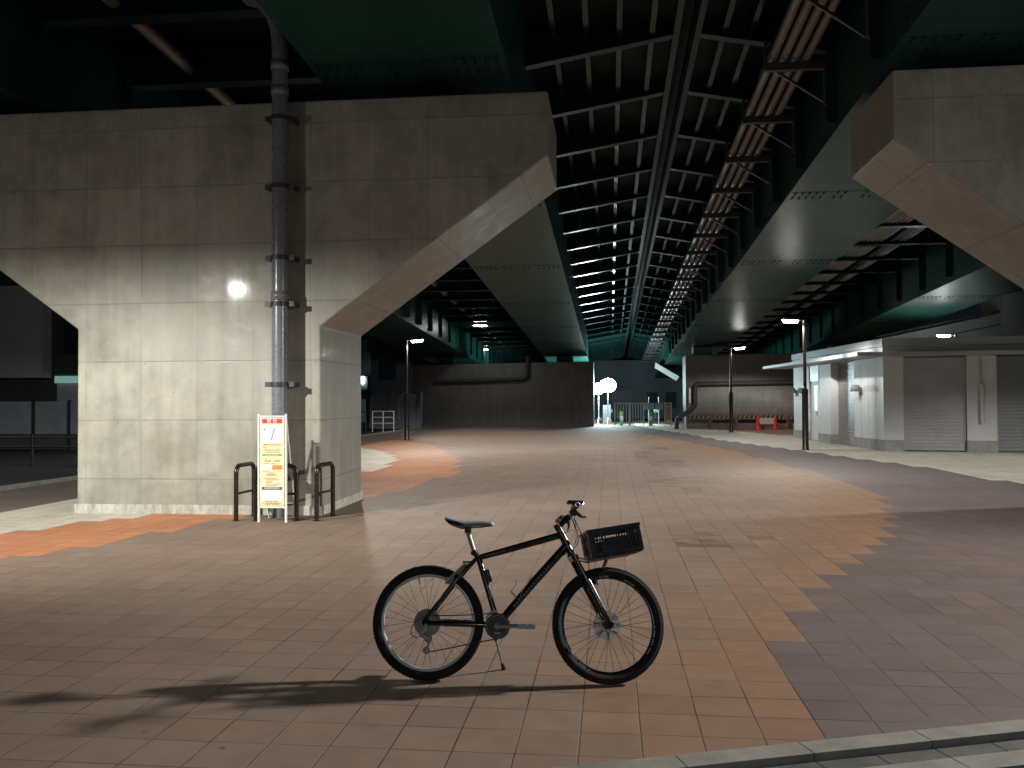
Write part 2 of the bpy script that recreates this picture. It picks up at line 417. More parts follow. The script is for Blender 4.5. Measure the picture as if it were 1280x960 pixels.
# drainpipe down the near pier
def drainpipe(name, label, pts, r, m, clamps, wall_y, cm, loc):
    t = thing(name, label, 'drainpipe', loc)
    q = MB(); q.tube(pts, r, 20); q.build('pipe', m, t, off=loc)
    for (x, z) in clamps:
        c = MB(); y = pts[-1][1]
        c.lathe([(r+.004,-.03),(r+.018,-.03),(r+.018,.03),(r+.004,.03)], (x,y,z), (0,0,1), 20, closed=True, smooth=False)
        c.box(x-r-.10, x-r-.012, y-.012, y+.012, z-.035, z+.035); c.box(x+r+.012, x+r+.10, y-.012, y+.012, z-.035, z+.035)
        c.box(x-r-.085, x-r-.055, y+.012, wall_y+.0, z-.03, z+.03); c.box(x+r+.055, x+r+.085, y+.012, wall_y, z-.03, z+.03)
        c.build('clamp', cm, t, off=loc)
    for z in (3.05, 5.9, 6.25):
        if name == 'drainpipe' and loc[0] > -5:
            c = MB(); c.lathe([(r+.001,-.06),(r+.014,-.06),(r+.014,.06),(r+.001,.06)], (pts[-1][0],pts[-1][1],z), (0,0,1), 20, closed=True); c.build('coupling', m, t, off=loc)
    return t
px_, py_ = -4.53, 11.80
pts = [(px_-.55,py_+.25,7.35),(px_-.3,py_+.1,7.22),(px_-.1,py_,7.0),(px_-.02,py_,6.75),(px_,py_,6.5)] + [(px_,py_,z) for z in (5,4,3,2,1,.0)]
drainpipe('drainpipe', 'thick grey vertical drainpipe clamped to the bright pier behind the notice board', pts, .108, M['drain'],
          [(px_,z) for z in (.55,1.83,2.94,3.58,4.57,5.52)], YF, M['bracket_dark'], (px_,py_,0))

# U-shaped guards round the foot of the drainpipe
def guard(label, a, b):
    t = thing('pipe_guard', label, 'guard rail', ((a[0]+b[0])/2,(a[1]+b[1])/2,0), group='black U-shaped guards round the drainpipe')
    loc = t.location.copy(); H = .735; r = .10
    A, B = Vector((*a,0)), Vector((*b,0)); d = (B-A).normalized()
    pts = [A+Vector((0,0,0)), A+Vector((0,0,H-r))]
    for q in range(1,6):
        g = PI/2*q/6; pts.append(A + d*(r-r*math.cos(g)) + Vector((0,0,H-r+r*math.sin(g))))
    pts.append(A+d*r+Vector((0,0,H))); pts.append(B-d*r+Vector((0,0,H)))
    for q in range(1,6):
        g = PI/2*q/6; pts.append(B - d*(r-r*math.sin(g)) + Vector((0,0,H-r+r*math.cos(g))))
    pts += [B+Vector((0,0,H-r)), B]
    m = MB(); m.tube(pts, .031, 14); m.build('hoop', M['black_tube'], t, off=loc)
    m = MB(); m.tube([A+Vector((0,0,.36))+d*.03, B+Vector((0,0,.36))-d*.03], .017, 10); m.build('cross_rail', M['black_tube'], t, off=loc)
    for P in (A, B):
        m = MB(); m.lathe([(.0,.006),(.055,.006),(.06,0)], P, (0,0,1), 14); m.build('base_plate', M['black_tube'], t, off=loc)
guard('black U-shaped guard hoop to the left of the white notice board', (-4.98,11.40), (-4.95,11.92))
guard('black U-shaped guard hoop directly behind the white notice board', (-4.72,11.43), (-4.17,11.47))
guard('black U-shaped guard hoop to the right of the drainpipe foot', (-3.90,11.49), (-3.84,12.0))

# ------------------------------------------------------------------ writing
def text_mesh(name, body, size, m, parent, loc, rot=(R(90),0,0), depth=.0006, sx=1.):
    cu = bpy.data.curves.new(name, 'FONT'); cu.body = body; cu.size = size; cu.align_x = 'CENTER'; cu.align_y = 'CENTER'; cu.extrude = depth
    o = bpy.data.objects.new(name, cu); COL.objects.link(o)
    dg = bpy.context.evaluated_depsgraph_get(); dg.update()
    me = bpy.data.meshes.new_from_object(o.evaluated_get(dg)); bpy.data.objects.remove(o)
    me.materials.clear(); me.materials.append(m); me.name = name
    ob = bpy.data.objects.new(name, me); COL.objects.link(ob); ob.parent = parent
    ob.location = loc; ob.rotation_euler = rot; ob.scale = (sx,1,1)
    return ob
def quad(mb, x0, x1, z0, z1, y, th=.0012):
    mb.box(x0, x1, y-th, y, z0, z1)

def notice_board(loc, rz, label, far=False):
    t = thing('notice_board', label, 'sign', loc, rz, 'white framed notice boards')
    W, H = .185, 1.43; d = .0
    f = MB()
    for s in (-1, 1):
        f.tube([(s*W,0,0),(s*W,0,H)], .0165, 10)
        f.tube([(s*W,.38,0),(s*W,.02,H-.1)], .0125, 8)
    for z in (.195, .62, 1.0, H-.035): f.tube([(-W,0,z),(W,0,z)], .012, 8)
    f.tube([(-W,.3,.22),(W,.3,.22)], .010, 8)
    f.build('frame', M['white_frame'], t)
    y = -.014
    b = MB(); b.box(-W+.022, W-.022, y, y+.004, .205, H-.05); board = b.build('board', M['sign_cream'] if not far else M['sign_far'], t)
    w = .135; y -= .0008
    if far:
        q = MB(); quad(q, -w, w, 1.27, 1.35, y); q.build('red_header', M['sign_red'], board)
        q = MB(); quad(q, -w, w, .80, 1.08, y); quad(q, -w, w, .45, .70, y); q.build('orange_block', M['sign_orange'], board)
        q = MB(); quad(q, -w, w, .25, .40, y); q.build('white_block', M['sign_white'], board)
        return t
    q = MB(); quad(q, -w, w, 1.305, 1.365, y); q.build('red_header', M['sign_red'], board)
    text_mesh('header_lettering', '警 告', .062, M['sign_white'], board, (0, y-.0022, 1.334))
    q = MB(); quad(q, -w-.012, w+.012, 1.052, 1.272, y); q.build('map_panel', M['sign_white'], board)
    q = MB(); q.obox((.012,y-.002,1.165), (.30,0,1), (0,1,0), (1,0,-.30), .085, .001, .006)
    q.lathe([(.009,0),(.016,0),(.016,.001),(.009,.001)], (-.10,y-.003,1.225), (0,1,0), 16, closed=True); q.box(-.102,-.098,y-.0025,y-.0015,1.212,1.238)
    q.build('route_mark', M['sign_purple'], board)
    rg = random.Random(3)
    ink = MB()
    def line(z, x0, x1, h=.0085):
        x = x0
        while x < x1-.004:
            wd = rg.uniform(.004,.010)
            quad(ink, x, min(x+wd, x1), z-h/2*rg.uniform(.6,1), z+h/2*rg.uniform(.6,1), y-.0009); x += wd+rg.uniform(.0018,.004)
            if rg.random() < .05: x += .012
    for z, a, b_ in ((1.028,-.06,.13),(1.008,-.13,.13),(.988,-.13,-.06),(.966,-.105,.11),(.945,-.12,.125),(.925,-.09,.11)): line(z, a, b_)
    for z, a, b_ in ((.845,-.10,-.05),(.818,-.11,-.01),(.818,.03,.12),(.805,-.10,-.02),(.805,.03,.11),(.776,-.12,-.03),(.776,-.01,.07)): line(z, a, b_)
    for z, a, b_ in ((.675,-.12,-.04),(.652,-.07,.03),(.635,-.08,.06),(.618,-.07,.075),(.582,-.12,.07),(.562,-.08,.10),(.542,-.08,.02),(.524,-.08,-.005),(.505,-.08,.12),(.486,-.08,.06)): line(z, a, b_)
    for z, a, b_ in ((.272,-.09,.08),(.252,-.125,.125),(.232,-.10,.11)): line(z, a, b_, .011)
    ink.build('small_print', M['sign_ink'], board)
    q = MB(); quad(q, -.115, -.075, 1.022, 1.034, y-.0011); q.build('red_mark', M['sign_red'], board)
    q = MB(); quad(q, -w, w, .875, .905, y); q.build('green_header', M['sign_green'], board)
    text_mesh('green_lettering', '利 用 案 内', .034, M['sign_cream'], board, (0, y-.0022, .890), sx=1.0)
    q = MB(); quad(q, -w-.008, .0, .695, .760, y); q.build('white_strip', M['sign_white'], board)
    q = MB(); quad(q, .004, w, .695, .755, y); q.build('orange_block', M['sign_orange'], board)
    q = MB(); quad(q, -w, w, .430, .468, y); q.build('navy_strip', M['sign_blue'], board)
    text_mesh('navy_lettering', '自転車駐車場案内', .031, M['sign_white'], board, (0, y-.0022, .449), sx=.92)
    q = MB(); quad(q, -w-.012, w+.012, .295, .420, y); q.build('map_panel', M['sign_white'], board)
    return t
M['sign_far'] = mat('faded_sign_sheet', (.42,.40,.34), .5, 0, .1, 9.)
notice_board((-4.437,11.30,0), R(1), 'tall narrow white notice board with red header standing before the drainpipe')
notice_board((3.30,51.2,0), R(-3), 'faded notice board with orange print standing far off beside the right wall pier', far=True)

# ------------------------------------------------------------------ viaducts
D0 = 8.67                         # deck underside at y = 0
Y0, Y1 = -7.0, 92.0
def girder(t, x0, x1, wy=0):
    b = MB(); z = 6.67
    b.sbox(x0, x1, Y0, Y1, z, z+.035)                       # bottom flange with lips
    b.sbox(x0+.05, x1-.05, Y0, Y1, z+.035, D0-.03)          # box body
    g = b.build('girder', M['green'], t)
    s = MB(); y = -2.6
    while y < 88:                                            # bolted splices
        for yy in (y, y+.10, y+.36, y+.46):
            n = 18
            for k in range(n):
                x = x0+.12+(x1-x0-.24)*k/(n-1)
                if abs(k-(n-1)/2) < .6 or k in (5,12): continue
                s.sbox(x-.014, x+.014, yy-.014, yy+.014, z-.020, z-.001)
        s.sbox(x0+.03, x1-.03, y-.004, y+.004, z-.004, z+.001)
        for xs, w in ((x0+.05,-1),(x1-.05,1)):
            for k in range(12):
                zz = z+.25+k*.13
                s.sbox(min(xs,xs+.012*w), max(xs,xs+.012*w), y-.02, y+.02, zz-.014, zz+.014)
        y += 7.1
    s.build('bolt_row', M['deck'], g)
    y = 15.2-2.5*3                                          # web stiffeners, seen as pale uprights
    while wy and y < 75:
        st = MB()
        if wy < 0: st.sbox(x0-.09, x0+.049, y-.015, y+.015, z+.2, D0-.04)
        else: st.sbox(x1-.049, x1+.09, y-.015, y+.015, z+.2, D0-.04)
        st.build('web_stiffener', M['green'], g); y += 2.5
    return g
def viaduct(label, girders, xa, xb, edge, inner, sgn, piers, stiff):
    t = thing('viaduct', label, 'viaduct')
    for (x0, x1), wy in zip(girders, stiff): girder(t, x0, x1, wy)
    b = MB(); b.sbox(xa, xb, Y0, Y1, D0, D0+.3); b.build('deck', M['deck'], t)
    # cantilever brackets between the inner web and the edge beam
    e0, w0 = edge, inner                                     # edge x, web x
    yy = 15.2-2.5*9
    while yy < Y1-1:
        b = MB()
        def P(x, y, z): return (x, y, z-GR*y)
        for (ya, yb, dz, hz) in ((yy-.006, yy+.006, .03, None), (yy-.085, yy+.085, 0, .022)):
            za, zb = 8.02, 8.46                              # web end, edge end
            ta, tb = (D0-.001, D0-.001) if hz is None else (za+hz, zb+hz)
            la, lb = (za+.021, zb+.021) if hz is None else (za, zb)
            pts = [P(w0,ya,la),P(e0,ya,lb),P(e0,yb,lb),P(w0,yb,la),P(w0,ya,ta),P(e0,ya,tb),P(e0,yb,tb),P(w0,yb,ta)]
            b.hexa(pts)
        b.build('bracket', M['steel'], t)
        yy += 2.5
    # longitudinal deck ribs
    lo, hi = min(e0, w0), max(e0, w0)
    n = 4
    for k in range(n):
        x = lo+.5+(hi-lo-.95)*k/(n-1)
        b = MB(); b.sbox(x-.008, x+.008, Y0, Y1, D0-.21, D0-.001); b.sbox(x-.045, x+.045, Y0, Y1, D0-.225, D0-.209)
        b.build('deck_rib', M['rib'], t)
    b = MB(); s0, s1 = (edge-.10, edge+.0) if sgn > 0 else (edge, edge+.10)
    b.sbox(s0, s1, Y0, Y1, 8.40, D0-.001); b.build('edge_beam', M['steel'], t)
    # cross beams between the two girders
    (a0, a1), (c0, c1) = sorted(girders)
    yy = 15.2-2.5*9
    while yy < Y1-1:
        b = MB(); b.sbox(a1-.03, c0+.03, yy-.007, yy+.007, 8.0, D0-.001); b.sbox(a1-.03, c0+.03, yy-.13, yy+.13, 7.975, 7.999)
        b.build('cross_beam', M['steel'], t); yy += 2.5
    for (y, ztop) in piers:
        for x0, x1 in girders:
            xc = (x0+x1)/2
            b = MB(); zb = 6.67-GR*(y)
            b.box(xc-.5, xc+.5, y-.45, y+.45, ztop, zb-.02); b.build('bearing', M['black'], t, bevel=.02)
    return t
vl = viaduct('green steel viaduct on the left, resting on the bright T-shaped pier', [(-11.7,-8.7),(-4.05,-1.36)], -13.4, 1.20, 1.20, -1.41, 1, [(13.07,5.84),(54.,3.80)], (1,0))
vr = viaduct('green steel viaduct on the right, carrying the row of brown conduits', [(3.72,6.38),(11.0,13.75)], 1.46, 15.5, 1.46, 3.77, -1, [(13.07,5.92),(49.6,3.99)], (-1,-1))
b = MB(); b.sbox(1.202, 1.458, Y0, Y1, D0+.24, D0+.29); b.build('joint_cover', M['deck'], vr)
# corrugated soffit panels between the right viaduct's girders
for x0, x1 in ((6.75,9.0),(9.45,9.75)):
    b = MB(); n = int((x1-x0)/.14); 
    for k in range(n):
        x = x0+.14*k
        b.tube([(x+.05,y,8.13-GR*y) for y in (Y0, Y1)], .052, 8)
    b.sbox(x0-.06, x1+.04, Y0, Y1, 8.14, 8.17)
    b.build('corrugated_panel', M['corr'], vr)
b = MB(); b.sbox(9.12, 9.30, Y0, Y1, 8.05, D0-.001); b.build('stringer', M['deck'], vr)

# conduits on hangers beside the right viaduct's inner girder
ct = thing('conduit_rack', 'four brown conduits hung side by side under the right viaduct', 'conduit', (0,0,0))
for k in range(4):
    x = 2.76+.19*k
    b = MB(); b.tube([(x,y,8.02-GR*y) for y in (Y0, Y1)], .072, 14)
    y = -4.9+.04*k
    while y < 90:
        b.tube([(x,y,8.02-GR*y),(x,y+.14,8.02-GR*(y+.14))], .082, 14); y += 5.0
    b.build('conduit', M['pvc_brown'], ct)
yy = 15.2-2.5*9+.05
while yy < 90:
    b = MB()
    b.sbox(2.62, 3.70, yy-.05, yy+.05, 7.80, 7.93)
    b.sbox(2.62, 2.67, yy-.03, yy+.03, 7.93, 8.40)
    b.tube([(2.72,yy+.08,7.90-GR*yy),(3.71,yy+.45,7.42-GR*(yy+.45))], .026, 6)
    b.sbox(3.60, 3.70, yy-.05, yy+.05, 7.2, 7.80)
    b.build('hanger', M['rack'], ct); yy += 2.5
# drain hung lengthwise under the left viaduct
for x, z, lab in ((-7.5,8.28,'brown drainpipe slung lengthwise between the left viaduct girders'),):
    b = MB(); b.tube([(x,y,z-GR*y) for y in (Y0, 90)], .11, 14)
    o = b.build('slung_drainpipe', M['pvc_brown']); tag(o, lab, 'drainpipe')

# pipes on the far piers
drainpipe('drainpipe', 'dark drainpipe running along the far left wall pier and up to the girder', [(-10.6,52.85,2.72),(-5.5,52.85,2.84),(-5.1,52.85,2.88),(-4.9,52.85,3.05),(-4.88,52.85,4.2)], .11, M['drain_dark'], [], 53., M['bracket_dark'], (-6,52.85,0))
t = thing('drainpipe', 'dark drainpipe along the right wall pier, bent down towards the faded notice board', 'drainpipe', (5,48.4,0))
b = MB(); b.tube([(11,48.42,2.50),(5.0,48.42,2.42),(4.65,48.42,2.40),(4.55,48.42,2.25),(4.55,48.42,1.3),(4.45,48.42,1.15),(3.75,48.42,.62),(3.6,48.42,.5),(3.56,48.42,0)], .12, 12); b.build('pipe', M['drain_dark'], t, off=(5,48.4,0))
b = MB(); b.tube([(4.28,48.3,2.2),(4.28,48.3,1.4)], .035, 8); b.build('white_sleeve', M['white_frame'], t, off=(5,48.4,0))

# ------------------------------------------------------------------ street lamps
def street_lamp(loc, rz, label, power, colour=(1.,.95,.86), soft=.09, back=.3, cap=9., lowcut=.16):
    t = thing('street_lamp', label, 'street lamp', loc, rz, 'street lamps round the plaza')
    b = MB(); b.lathe([(.0,0),(.14,0),(.14,.015),(.098,.02),(.095,1.88),(.06,1.93)], (0,0,0), (0,0,1), 20); b.build('lower_post', M['lamp_pole'], t)
    b = MB(); b.lathe([(.055,1.90),(.046,4.02),(.05,4.04),(.05,4.10),(0,4.11)], (0,0,0), (0,0,1), 18); b.build('upper_post', M['lamp_shaft'], t)
    b = MB(); b.tube([(0,0,4.03),(.16,0,4.08)], .028, 10); b.build('arm', M['lamp_shaft'], t)
    h = MB()
    prof = [(-.27,.0),(-.25,.075),(-.1,.10),(.15,.10),(.26,.07),(.28,0),(.26,-.07),(.15,-.10),(-.1,-.10),(-.25,-.075)]
    n = len(prof); c = (.42, 0)
    vs = [(c[0]+x, y, 4.06+.06*x) for x,y in prof] + [(c[0]+x*.96, y*.9, 4.115+.06*x) for x,y in prof]
    h.add(vs, [tuple(range(n-1,-1,-1)), tuple(range(n,2*n))]+[(i,(i+1)%n,n+(i+1)%n,n+i) for i in range(n)])
    head = h.build('lamp_head', M['lamp_shaft'], t)
    e = MB(); vs = [(c[0]+x*.72, y*.7, 3.985+.06*x) for x,y in prof] + [(c[0]+x*.93, y*.9, 4.058+.06*x) for x,y in prof]
    e.add(vs, [tuple(range(n-1,-1,-1)), tuple(range(n,2*n))]+[(i,(i+1)%n,n+(i+1)%n,n+i) for i in range(n)])
    e.build('led_lens', M['led'], head)
    if True:                                                 # wide street-lighting optics: evens out the light on the ground, thrown forward, sharp cut-off
        la = bpy.data.lights.new('lamp_light', 'POINT'); la.shadow_soft_size = soft
        la.use_nodes = True; nt = la.node_tree; em = nt.nodes['Emission']
        tc = nt.nodes.new('ShaderNodeTexCoord'); sx = nt.nodes.new('ShaderNodeSeparateXYZ'); nt.links.new(tc.outputs['Normal'], sx.inputs[0])
        def mth(op, a, b, cl=False):
            o = nt.nodes.new('ShaderNodeMath'); o.operation = op; o.use_clamp = cl
            for k, x in enumerate((a, b)):
                if hasattr(x, 'node'): nt.links.new(x, o.inputs[k])
                else: o.inputs[k].default_value = x
            return o.outputs[0]
        cz = mth('MAXIMUM', mth('MULTIPLY', sx.outputs[2], -1.), .02)
        wing = mth('MINIMUM', mth('POWER', cz, -2.3), cap)
        cut = nt.nodes.new('ShaderNodeMapRange'); cut.interpolation_type = 'SMOOTHSTEP'; cut.inputs[1].default_value = lowcut; cut.inputs[2].default_value = .38
        nt.links.new(cz, cut.inputs[0])
        hx = mth('DIVIDE', sx.outputs[0], mth('MAXIMUM', mth('SQRT', mth('SUBTRACT', 1., mth('MULTIPLY', sx.outputs[2], sx.outputs[2])), 0.), .12))
        fw = nt.nodes.new('ShaderNodeMapRange'); fw.interpolation_type = 'SMOOTHSTEP'; fw.inputs[1].default_value = -.55; fw.inputs[2].default_value = .55; fw.inputs[3].default_value = back; fw.inputs[4].default_value = 1.
        nt.links.new(hx, fw.inputs[0])
        nt.links.new(mth('MULTIPLY', mth('MULTIPLY', wing, cut.outputs[0]), fw.outputs[0]), em.inputs['Strength'])
    la.energy = power; la.color = colour
    lo = bpy.data.objects.new('lamp_light', la); COL.objects.link(lo); lo.parent = t; lo.location = (c[0], 0, 3.94)
    return t
street_lamp((6.06,28.5,0), R(178), 'dark street lamp standing before the white kiosk, its head pointing left', 330, back=.5)
street_lamp((5.78,43.4,0), R(0), 'dark street lamp farther back, left of the kiosk, in front of the barriers', 190, back=.3)
street_lamp((-8.25,35.5,0), R(12), 'dark street lamp at the left edge of the plaza, behind the bright pier', 620)
street_lamp((-6.6,21.,0), R(20), 'street lamp hidden behind the bright pier', 420)
street_lamp((-7.55,6.1,0), R(104), 'street lamp just outside the picture on the left, lighting the bright pier', 690, (1.,.965,.86), back=.07, cap=4.2, lowcut=-.025)
street_lamp((6.9,7.6,0), R(198), 'street lamp just outside the picture on the right, lighting the bicycle', 640, (1.,.93,.84), lowcut=-.02, soft=.17)
street_lamp((13.,16.2,0), R(170), 'street lamp out of the picture on the right, lighting the kiosk front', 400, (1.,.96,.90), back=.6, soft=.2)
street_lamp((-19.5,19.,0), R(60), 'added lamp out of the picture, brightening the house across the left side road', 45, (.85,.95,1.), lowcut=-.1)  # unseen lamp added to brighten the house and fence on the left
street_lamp((2.5,-10.,-.1), R(95), 'added fill lamp behind the camera, lighting the near side of the bicycle', 100, (.9,.96,1.), lowcut=-.1)  # added lamp: puts glints on the bicycle and softens its shadow
street_lamp((-9.5,75.,0), R(20), 'street lamp out of sight behind the far left wall pier', 320, (.70,.95,1.))
street_lamp((13.35,36.,0), R(150), 'street lamp behind the white kiosk, only its head showing over the roof', 260, (.75,.97,1.))
def ceiling_lamp(loc, label, power):
    t = thing('ceiling_lamp', label, 'ceiling lamp', loc, 0, 'lamps under the left viaduct')
    b = MB(); b.box(-.55,.55,-.12,.12,.06,.16); b.box(-.03,.03,-.03,.03,.16,1.4); b.build('housing', M['rack'], t, bevel=.02)
    b = MB(); b.box(-.36,.36,-.09,.09,.02,.058); b.build('led_lens', M['led'], t)
    la = bpy.data.lights.new('lamp_light', 'AREA'); la.shape = 'RECTANGLE'; la.size = 1.; la.size_y = .2; la.energy = power; la.color = (.9,.97,1.)
    lo = bpy.data.objects.new('lamp_light', la); COL.objects.link(lo); lo.parent = t; lo.location = (0,0,.0)
ceiling_lamp((-7.2,49.0,5.72), 'nearer of the two lamps under the left viaduct, above the far wall pier', 35)
ceiling_lamp((-8.9,61.8,5.12), 'farther of the two lamps under the left viaduct, beyond the wall pier', 35)

# ------------------------------------------------------------------ kiosk with roller shutters
P = (8.25, 27.94); eL = (-.0743, .9969); nL = (-.9969, -.0743); f_ = math.hypot(2.89,.35); eF = (2.89/f_, -.35/f_); nF = (-.35/f_, -2.89/f_)
kt = thing('kiosk', 'low white kiosk with grey roller shutters and a flat overhanging roof on the right', 'kiosk', (P[0],P[1],0))
ko = (P[0],P[1],0)
def KL(name, m, par, *bx, bevel=0):
    b = MB()
    for q in bx: b.fbox(P, eL, nL, *q)
    return b.build(name, m, par, off=ko, bevel=bevel)
def KF(name, m, par, *bx, bevel=0):
    b = MB()
    for q in bx: b.fbox(P, eF, nF, *q)
    return b.build(name, m, par, off=ko, bevel=bevel)
L_ = 9.7
# left face: cladding panels with shadow joints
for (u0,u1) in ((.02,.62),(.64,1.24),(1.26,1.88),(1.90,2.52),(5.74,6.36),(7.52,8.5),(8.52,9.64)): KL('wall_panel', M['white_wall'], kt, (u0,u1,-.14,.0,.33,2.86))
KL('wall_backing', M['shutter_dark'], kt, (.0,9.62,-.30,-.145,.0,2.86))
KL('corner_column', M['white_wall'], kt, (4.42,5.72,-.14,.16,.33,2.84))
for q_ in ((.0,2.53,-.14,.03,0,.325), (4.40,5.73,-.14,.185,0,.325), (5.735,6.37,-.14,.02,0,.325), (7.51,9.66,-.14,.02,0,.325)): KL('plinth', M['plinth'], kt, q_)
d = KL('door', M['white_wall'], kt, (6.42,7.46,-.13,-.05,.02,2.25)); KL('door_window', M['window_lit'], d, (6.62,7.0,-.049,-.044,1.15,2.1)); KL('door_handle', M['bracket_dark'], d, (6.52,6.55,-.05,.01,.95,1.12))
KL('door_frame', M['fascia'], kt, (6.375,6.415,-.14,-.02,0,2.3),(7.465,7.505,-.14,-.02,0,2.3),(6.375,7.505,-.14,-.02,2.26,2.86))
def shutter(face, u0, u1, v, m, par=kt):
    e, n = (eL, nL) if face == 'L' else (eF, nF)
    b = MB(); z = .03
    while z < 2.80:
        b.fbox(P, e, n, u0, u1, v-.03, v, z, z+.082); b.fbox(P, e, n, u0, u1, v-.03, v-.028, z+.082, z+.108); z += .108
    s = b.build('roller_shutter', m, par, off=ko)
    for ua, ub in ((u0-.045,u0-.004),(u1+.004,u1+.045)):
        q = MB(); q.fbox(P, e, n, ua, ub, v-.04, v+.02, 0, 2.84); q.build('guide_rail', M['fascia'], s, off=ko)
    return s
shutter('L', 2.60, 4.35, -.10, M['shutter'])
# front face
for (u0,u1) in ((.0,.56),): KF('wall_panel', M['white_wall'], kt, (u0,u1,-.14,.0,.33,2.86))
KF('wall_panel', M['white_wall'], kt, (2.32,3.12,-.14,.0,.33,2.86))
KF('wall_panel', M['white_wall'], kt, (5.1,5.9,-.14,.0,.33,2.86))
for q_ in ((-.02,.57,-.14,.028,0,.325), (2.31,3.13,-.14,.028,0,.325), (5.09,5.91,-.14,.028,0,.325)): KF('plinth', M['plinth'], kt, q_)
KF('wall_backing', M['shutter_dark'], kt, (.05,8.5,-.36,-.22,0,2.86))
shutter('F', .62, 2.26, -.12, M['shutter']); shutter('F', 3.18, 5.04, -.12, M['shutter_dark']); shutter('F', 5.96, 8.0, -.12, M['shutter_dark'])
b = MB(); qF = lambda u, v, z: (P[0]+eF[0]*u+nF[0]*v, P[1]+eF[1]*u+nF[1]*v, z)
b.tube([qF(2.70,.09,.85), qF(2.70,.09,2.03)], .06, 12); w = b.build('wall_pipe', M['white_wall'], kt, off=ko)
b = MB(); b.tube([qF(2.70,.03,2.0), qF(2.70,.03,2.8)], .018, 8); b.build('conduit', M['fascia'], w, off=ko)
def sconce(u, z):
    q = lambda uu, v, zz: (P[0]+eL[0]*uu+nL[0]*v, P[1]+eL[1]*uu+nL[1]*v, zz)
    b = MB(); b.fbox(P, eL, nL, u-.06, u+.06, 0, .05, z-.15, z+.1); s = b.build('wall_lamp', M['plinth'], kt, off=ko)
    b = MB(); b.lathe([(0,.0),(.15,.0),(.16,.07),(.12,.2),(0,.22)], q(u,.19,z-.02), (0,0,1), 16); b.build('lamp_shade', M['plinth'], s, off=ko)
sconce(1.87, 1.85); sconce(9.2, 1.85)
b = MB(); q = lambda uu, v, zz: (P[0]+eL[0]*uu+nL[0]*v, P[1]+eL[1]*uu+nL[1]*v, zz)
b.tube([q(6.1,.05,2.85), q(6.1,.05,1.95)], .025, 8); w = b.build('conduit', M['fascia'], kt, off=ko); b = MB(); b.tube([q(6.1,.07,.9), q(6.1,.07,1.95)], .05, 10); b.build('conduit_cover', M['white_wall'], w, off=ko)
KL('notice_plate', M['glass_dark'], kt, (6.02-.0,6.34,.001,.012,1.32,1.55))
# overhanging roof
b = MB(); b.fbox(P, eL, nL, -.52, 10.9, -.14, .95, 2.865, 2.985); b.fbox(P, eF, nF, .14, 9, -.30, .48, 2.867, 2.983); b.build('canopy', M['fascia'], kt, off=ko, bevel=.008)
b = MB(); b.fbox(P, eL, nL, -.03, 9.75, -.5, .03, 2.99, 3.17); b.fbox(P, eL, nL, -.045, 9.76, -.5, .045, 3.185, 3.42); b.fbox(P, eF, nF, .06, 9, -.5, .03, 2.992, 3.168); b.fbox(P, eF, nF, .05, 9, -.52, .045, 3.187, 3.418); b.build('fascia', M['fascia'], kt, off=ko)
rv = [(P[0]+.4,P[1]+.3,3.36),(P[0]+9.2,P[1]-.7,3.36),(P[0]+9.2,P[1]+9.4,3.36),(P[0]-.3,P[1]+9.4,3.36)]
b = MB(); b.hexa([(x,y,z-.1) for x,y,z in rv]+rv); b.build('roof', M['plinth'], kt, off=ko)

# concrete ramp wall with a handrail, behind the kiosk
rt = thing('ramp_wall', 'sloping concrete ramp wall with handrail rising behind the kiosk roof', 'wall', (13,35,0))
b = MB(); b.prism_y([(11.2,-.1),(16.25,-.1),(16.25,5.12),(11.2,4.08)], 39, 39.3); b.build('ramp_face', M['concrete_grey'], rt, off=(13,35,0))
b = MB(); b.prism_y([(16.27,-.1),(22,-.1),(22,7.1),(16.27,5.9)], 38.8, 41); b.build('abutment', M['concrete_grey'], rt, off=(13,35,0), bevel=.02)
b = MB(); b.tube([(11.2,38.93,4.20),(16.2,38.93,5.23)], .03, 8); b.build('handrail', M['rack'], rt, off=(13,35,0))
b = MB(); b.hexa([(11.2,38.95,3.60),(16.24,38.95,4.64),(16.24,38.99,4.64),(11.2,38.99,3.60),(11.2,38.95,3.66),(16.24,38.95,4.70),(16.24,38.99,4.70),(11.2,38.99,3.66)]); b.build('wall_conduit', M['rack'], rt, off=(13,35,0))

# ------------------------------------------------------------------ far barriers and cones
def barrier(x, label):
    t = thing('barrier_fence', label, 'barrier', (x,48.25,0), 0, 'orange barrier fences along the right wall pier')
    b = MB()
    for s in (-.62,.62): b.tube([(s,0,0),(s,0,.82)], .022, 8); b.box(s-.02, s+.02, -.2, .2, 0, .03)
    b.tube([(-.62,0,.81),(.62,0,.81)], .022, 8); b.tube([(-.62,0,.2),(.62,0,.2)], .018, 8); b.build('frame', M['orange_tube'], t)
    b = MB(); b.box(-.58,.58,-.012,.012,.55,.73); bd = b.build('board', M['black'], t)
    b = MB()
    for k in range(5):
        x0 = -.55+k*.235
        b.add([(x0,-.0135,.552),(x0+.10,-.0135,.552),(x0+.19,-.0135,.728),(x0+.09,-.0135,.728),(x0,-.0125,.552),(x0+.10,-.0125,.552),(x0+.19,-.0125,.728),(x0+.09,-.0125,.728)], [(0,1,2,3),(7,6,5,4),(0,4,5,1),(1,5,6,2),(2,6,7,3),(3,7,4,0)])
    b.build('stripe', M['yellow'], bd)
for k, lab in enumerate(('orange striped barrier at the left end of the row, beside the bent drainpipe','second orange striped barrier from the bent drainpipe','orange striped barrier in the middle of the row, left of the red bench barrier','orange striped barrier directly behind the two red cones','orange striped barrier at the right end of the row, next to the kiosk corner')):
    barrier(4.72+1.32*k, lab)
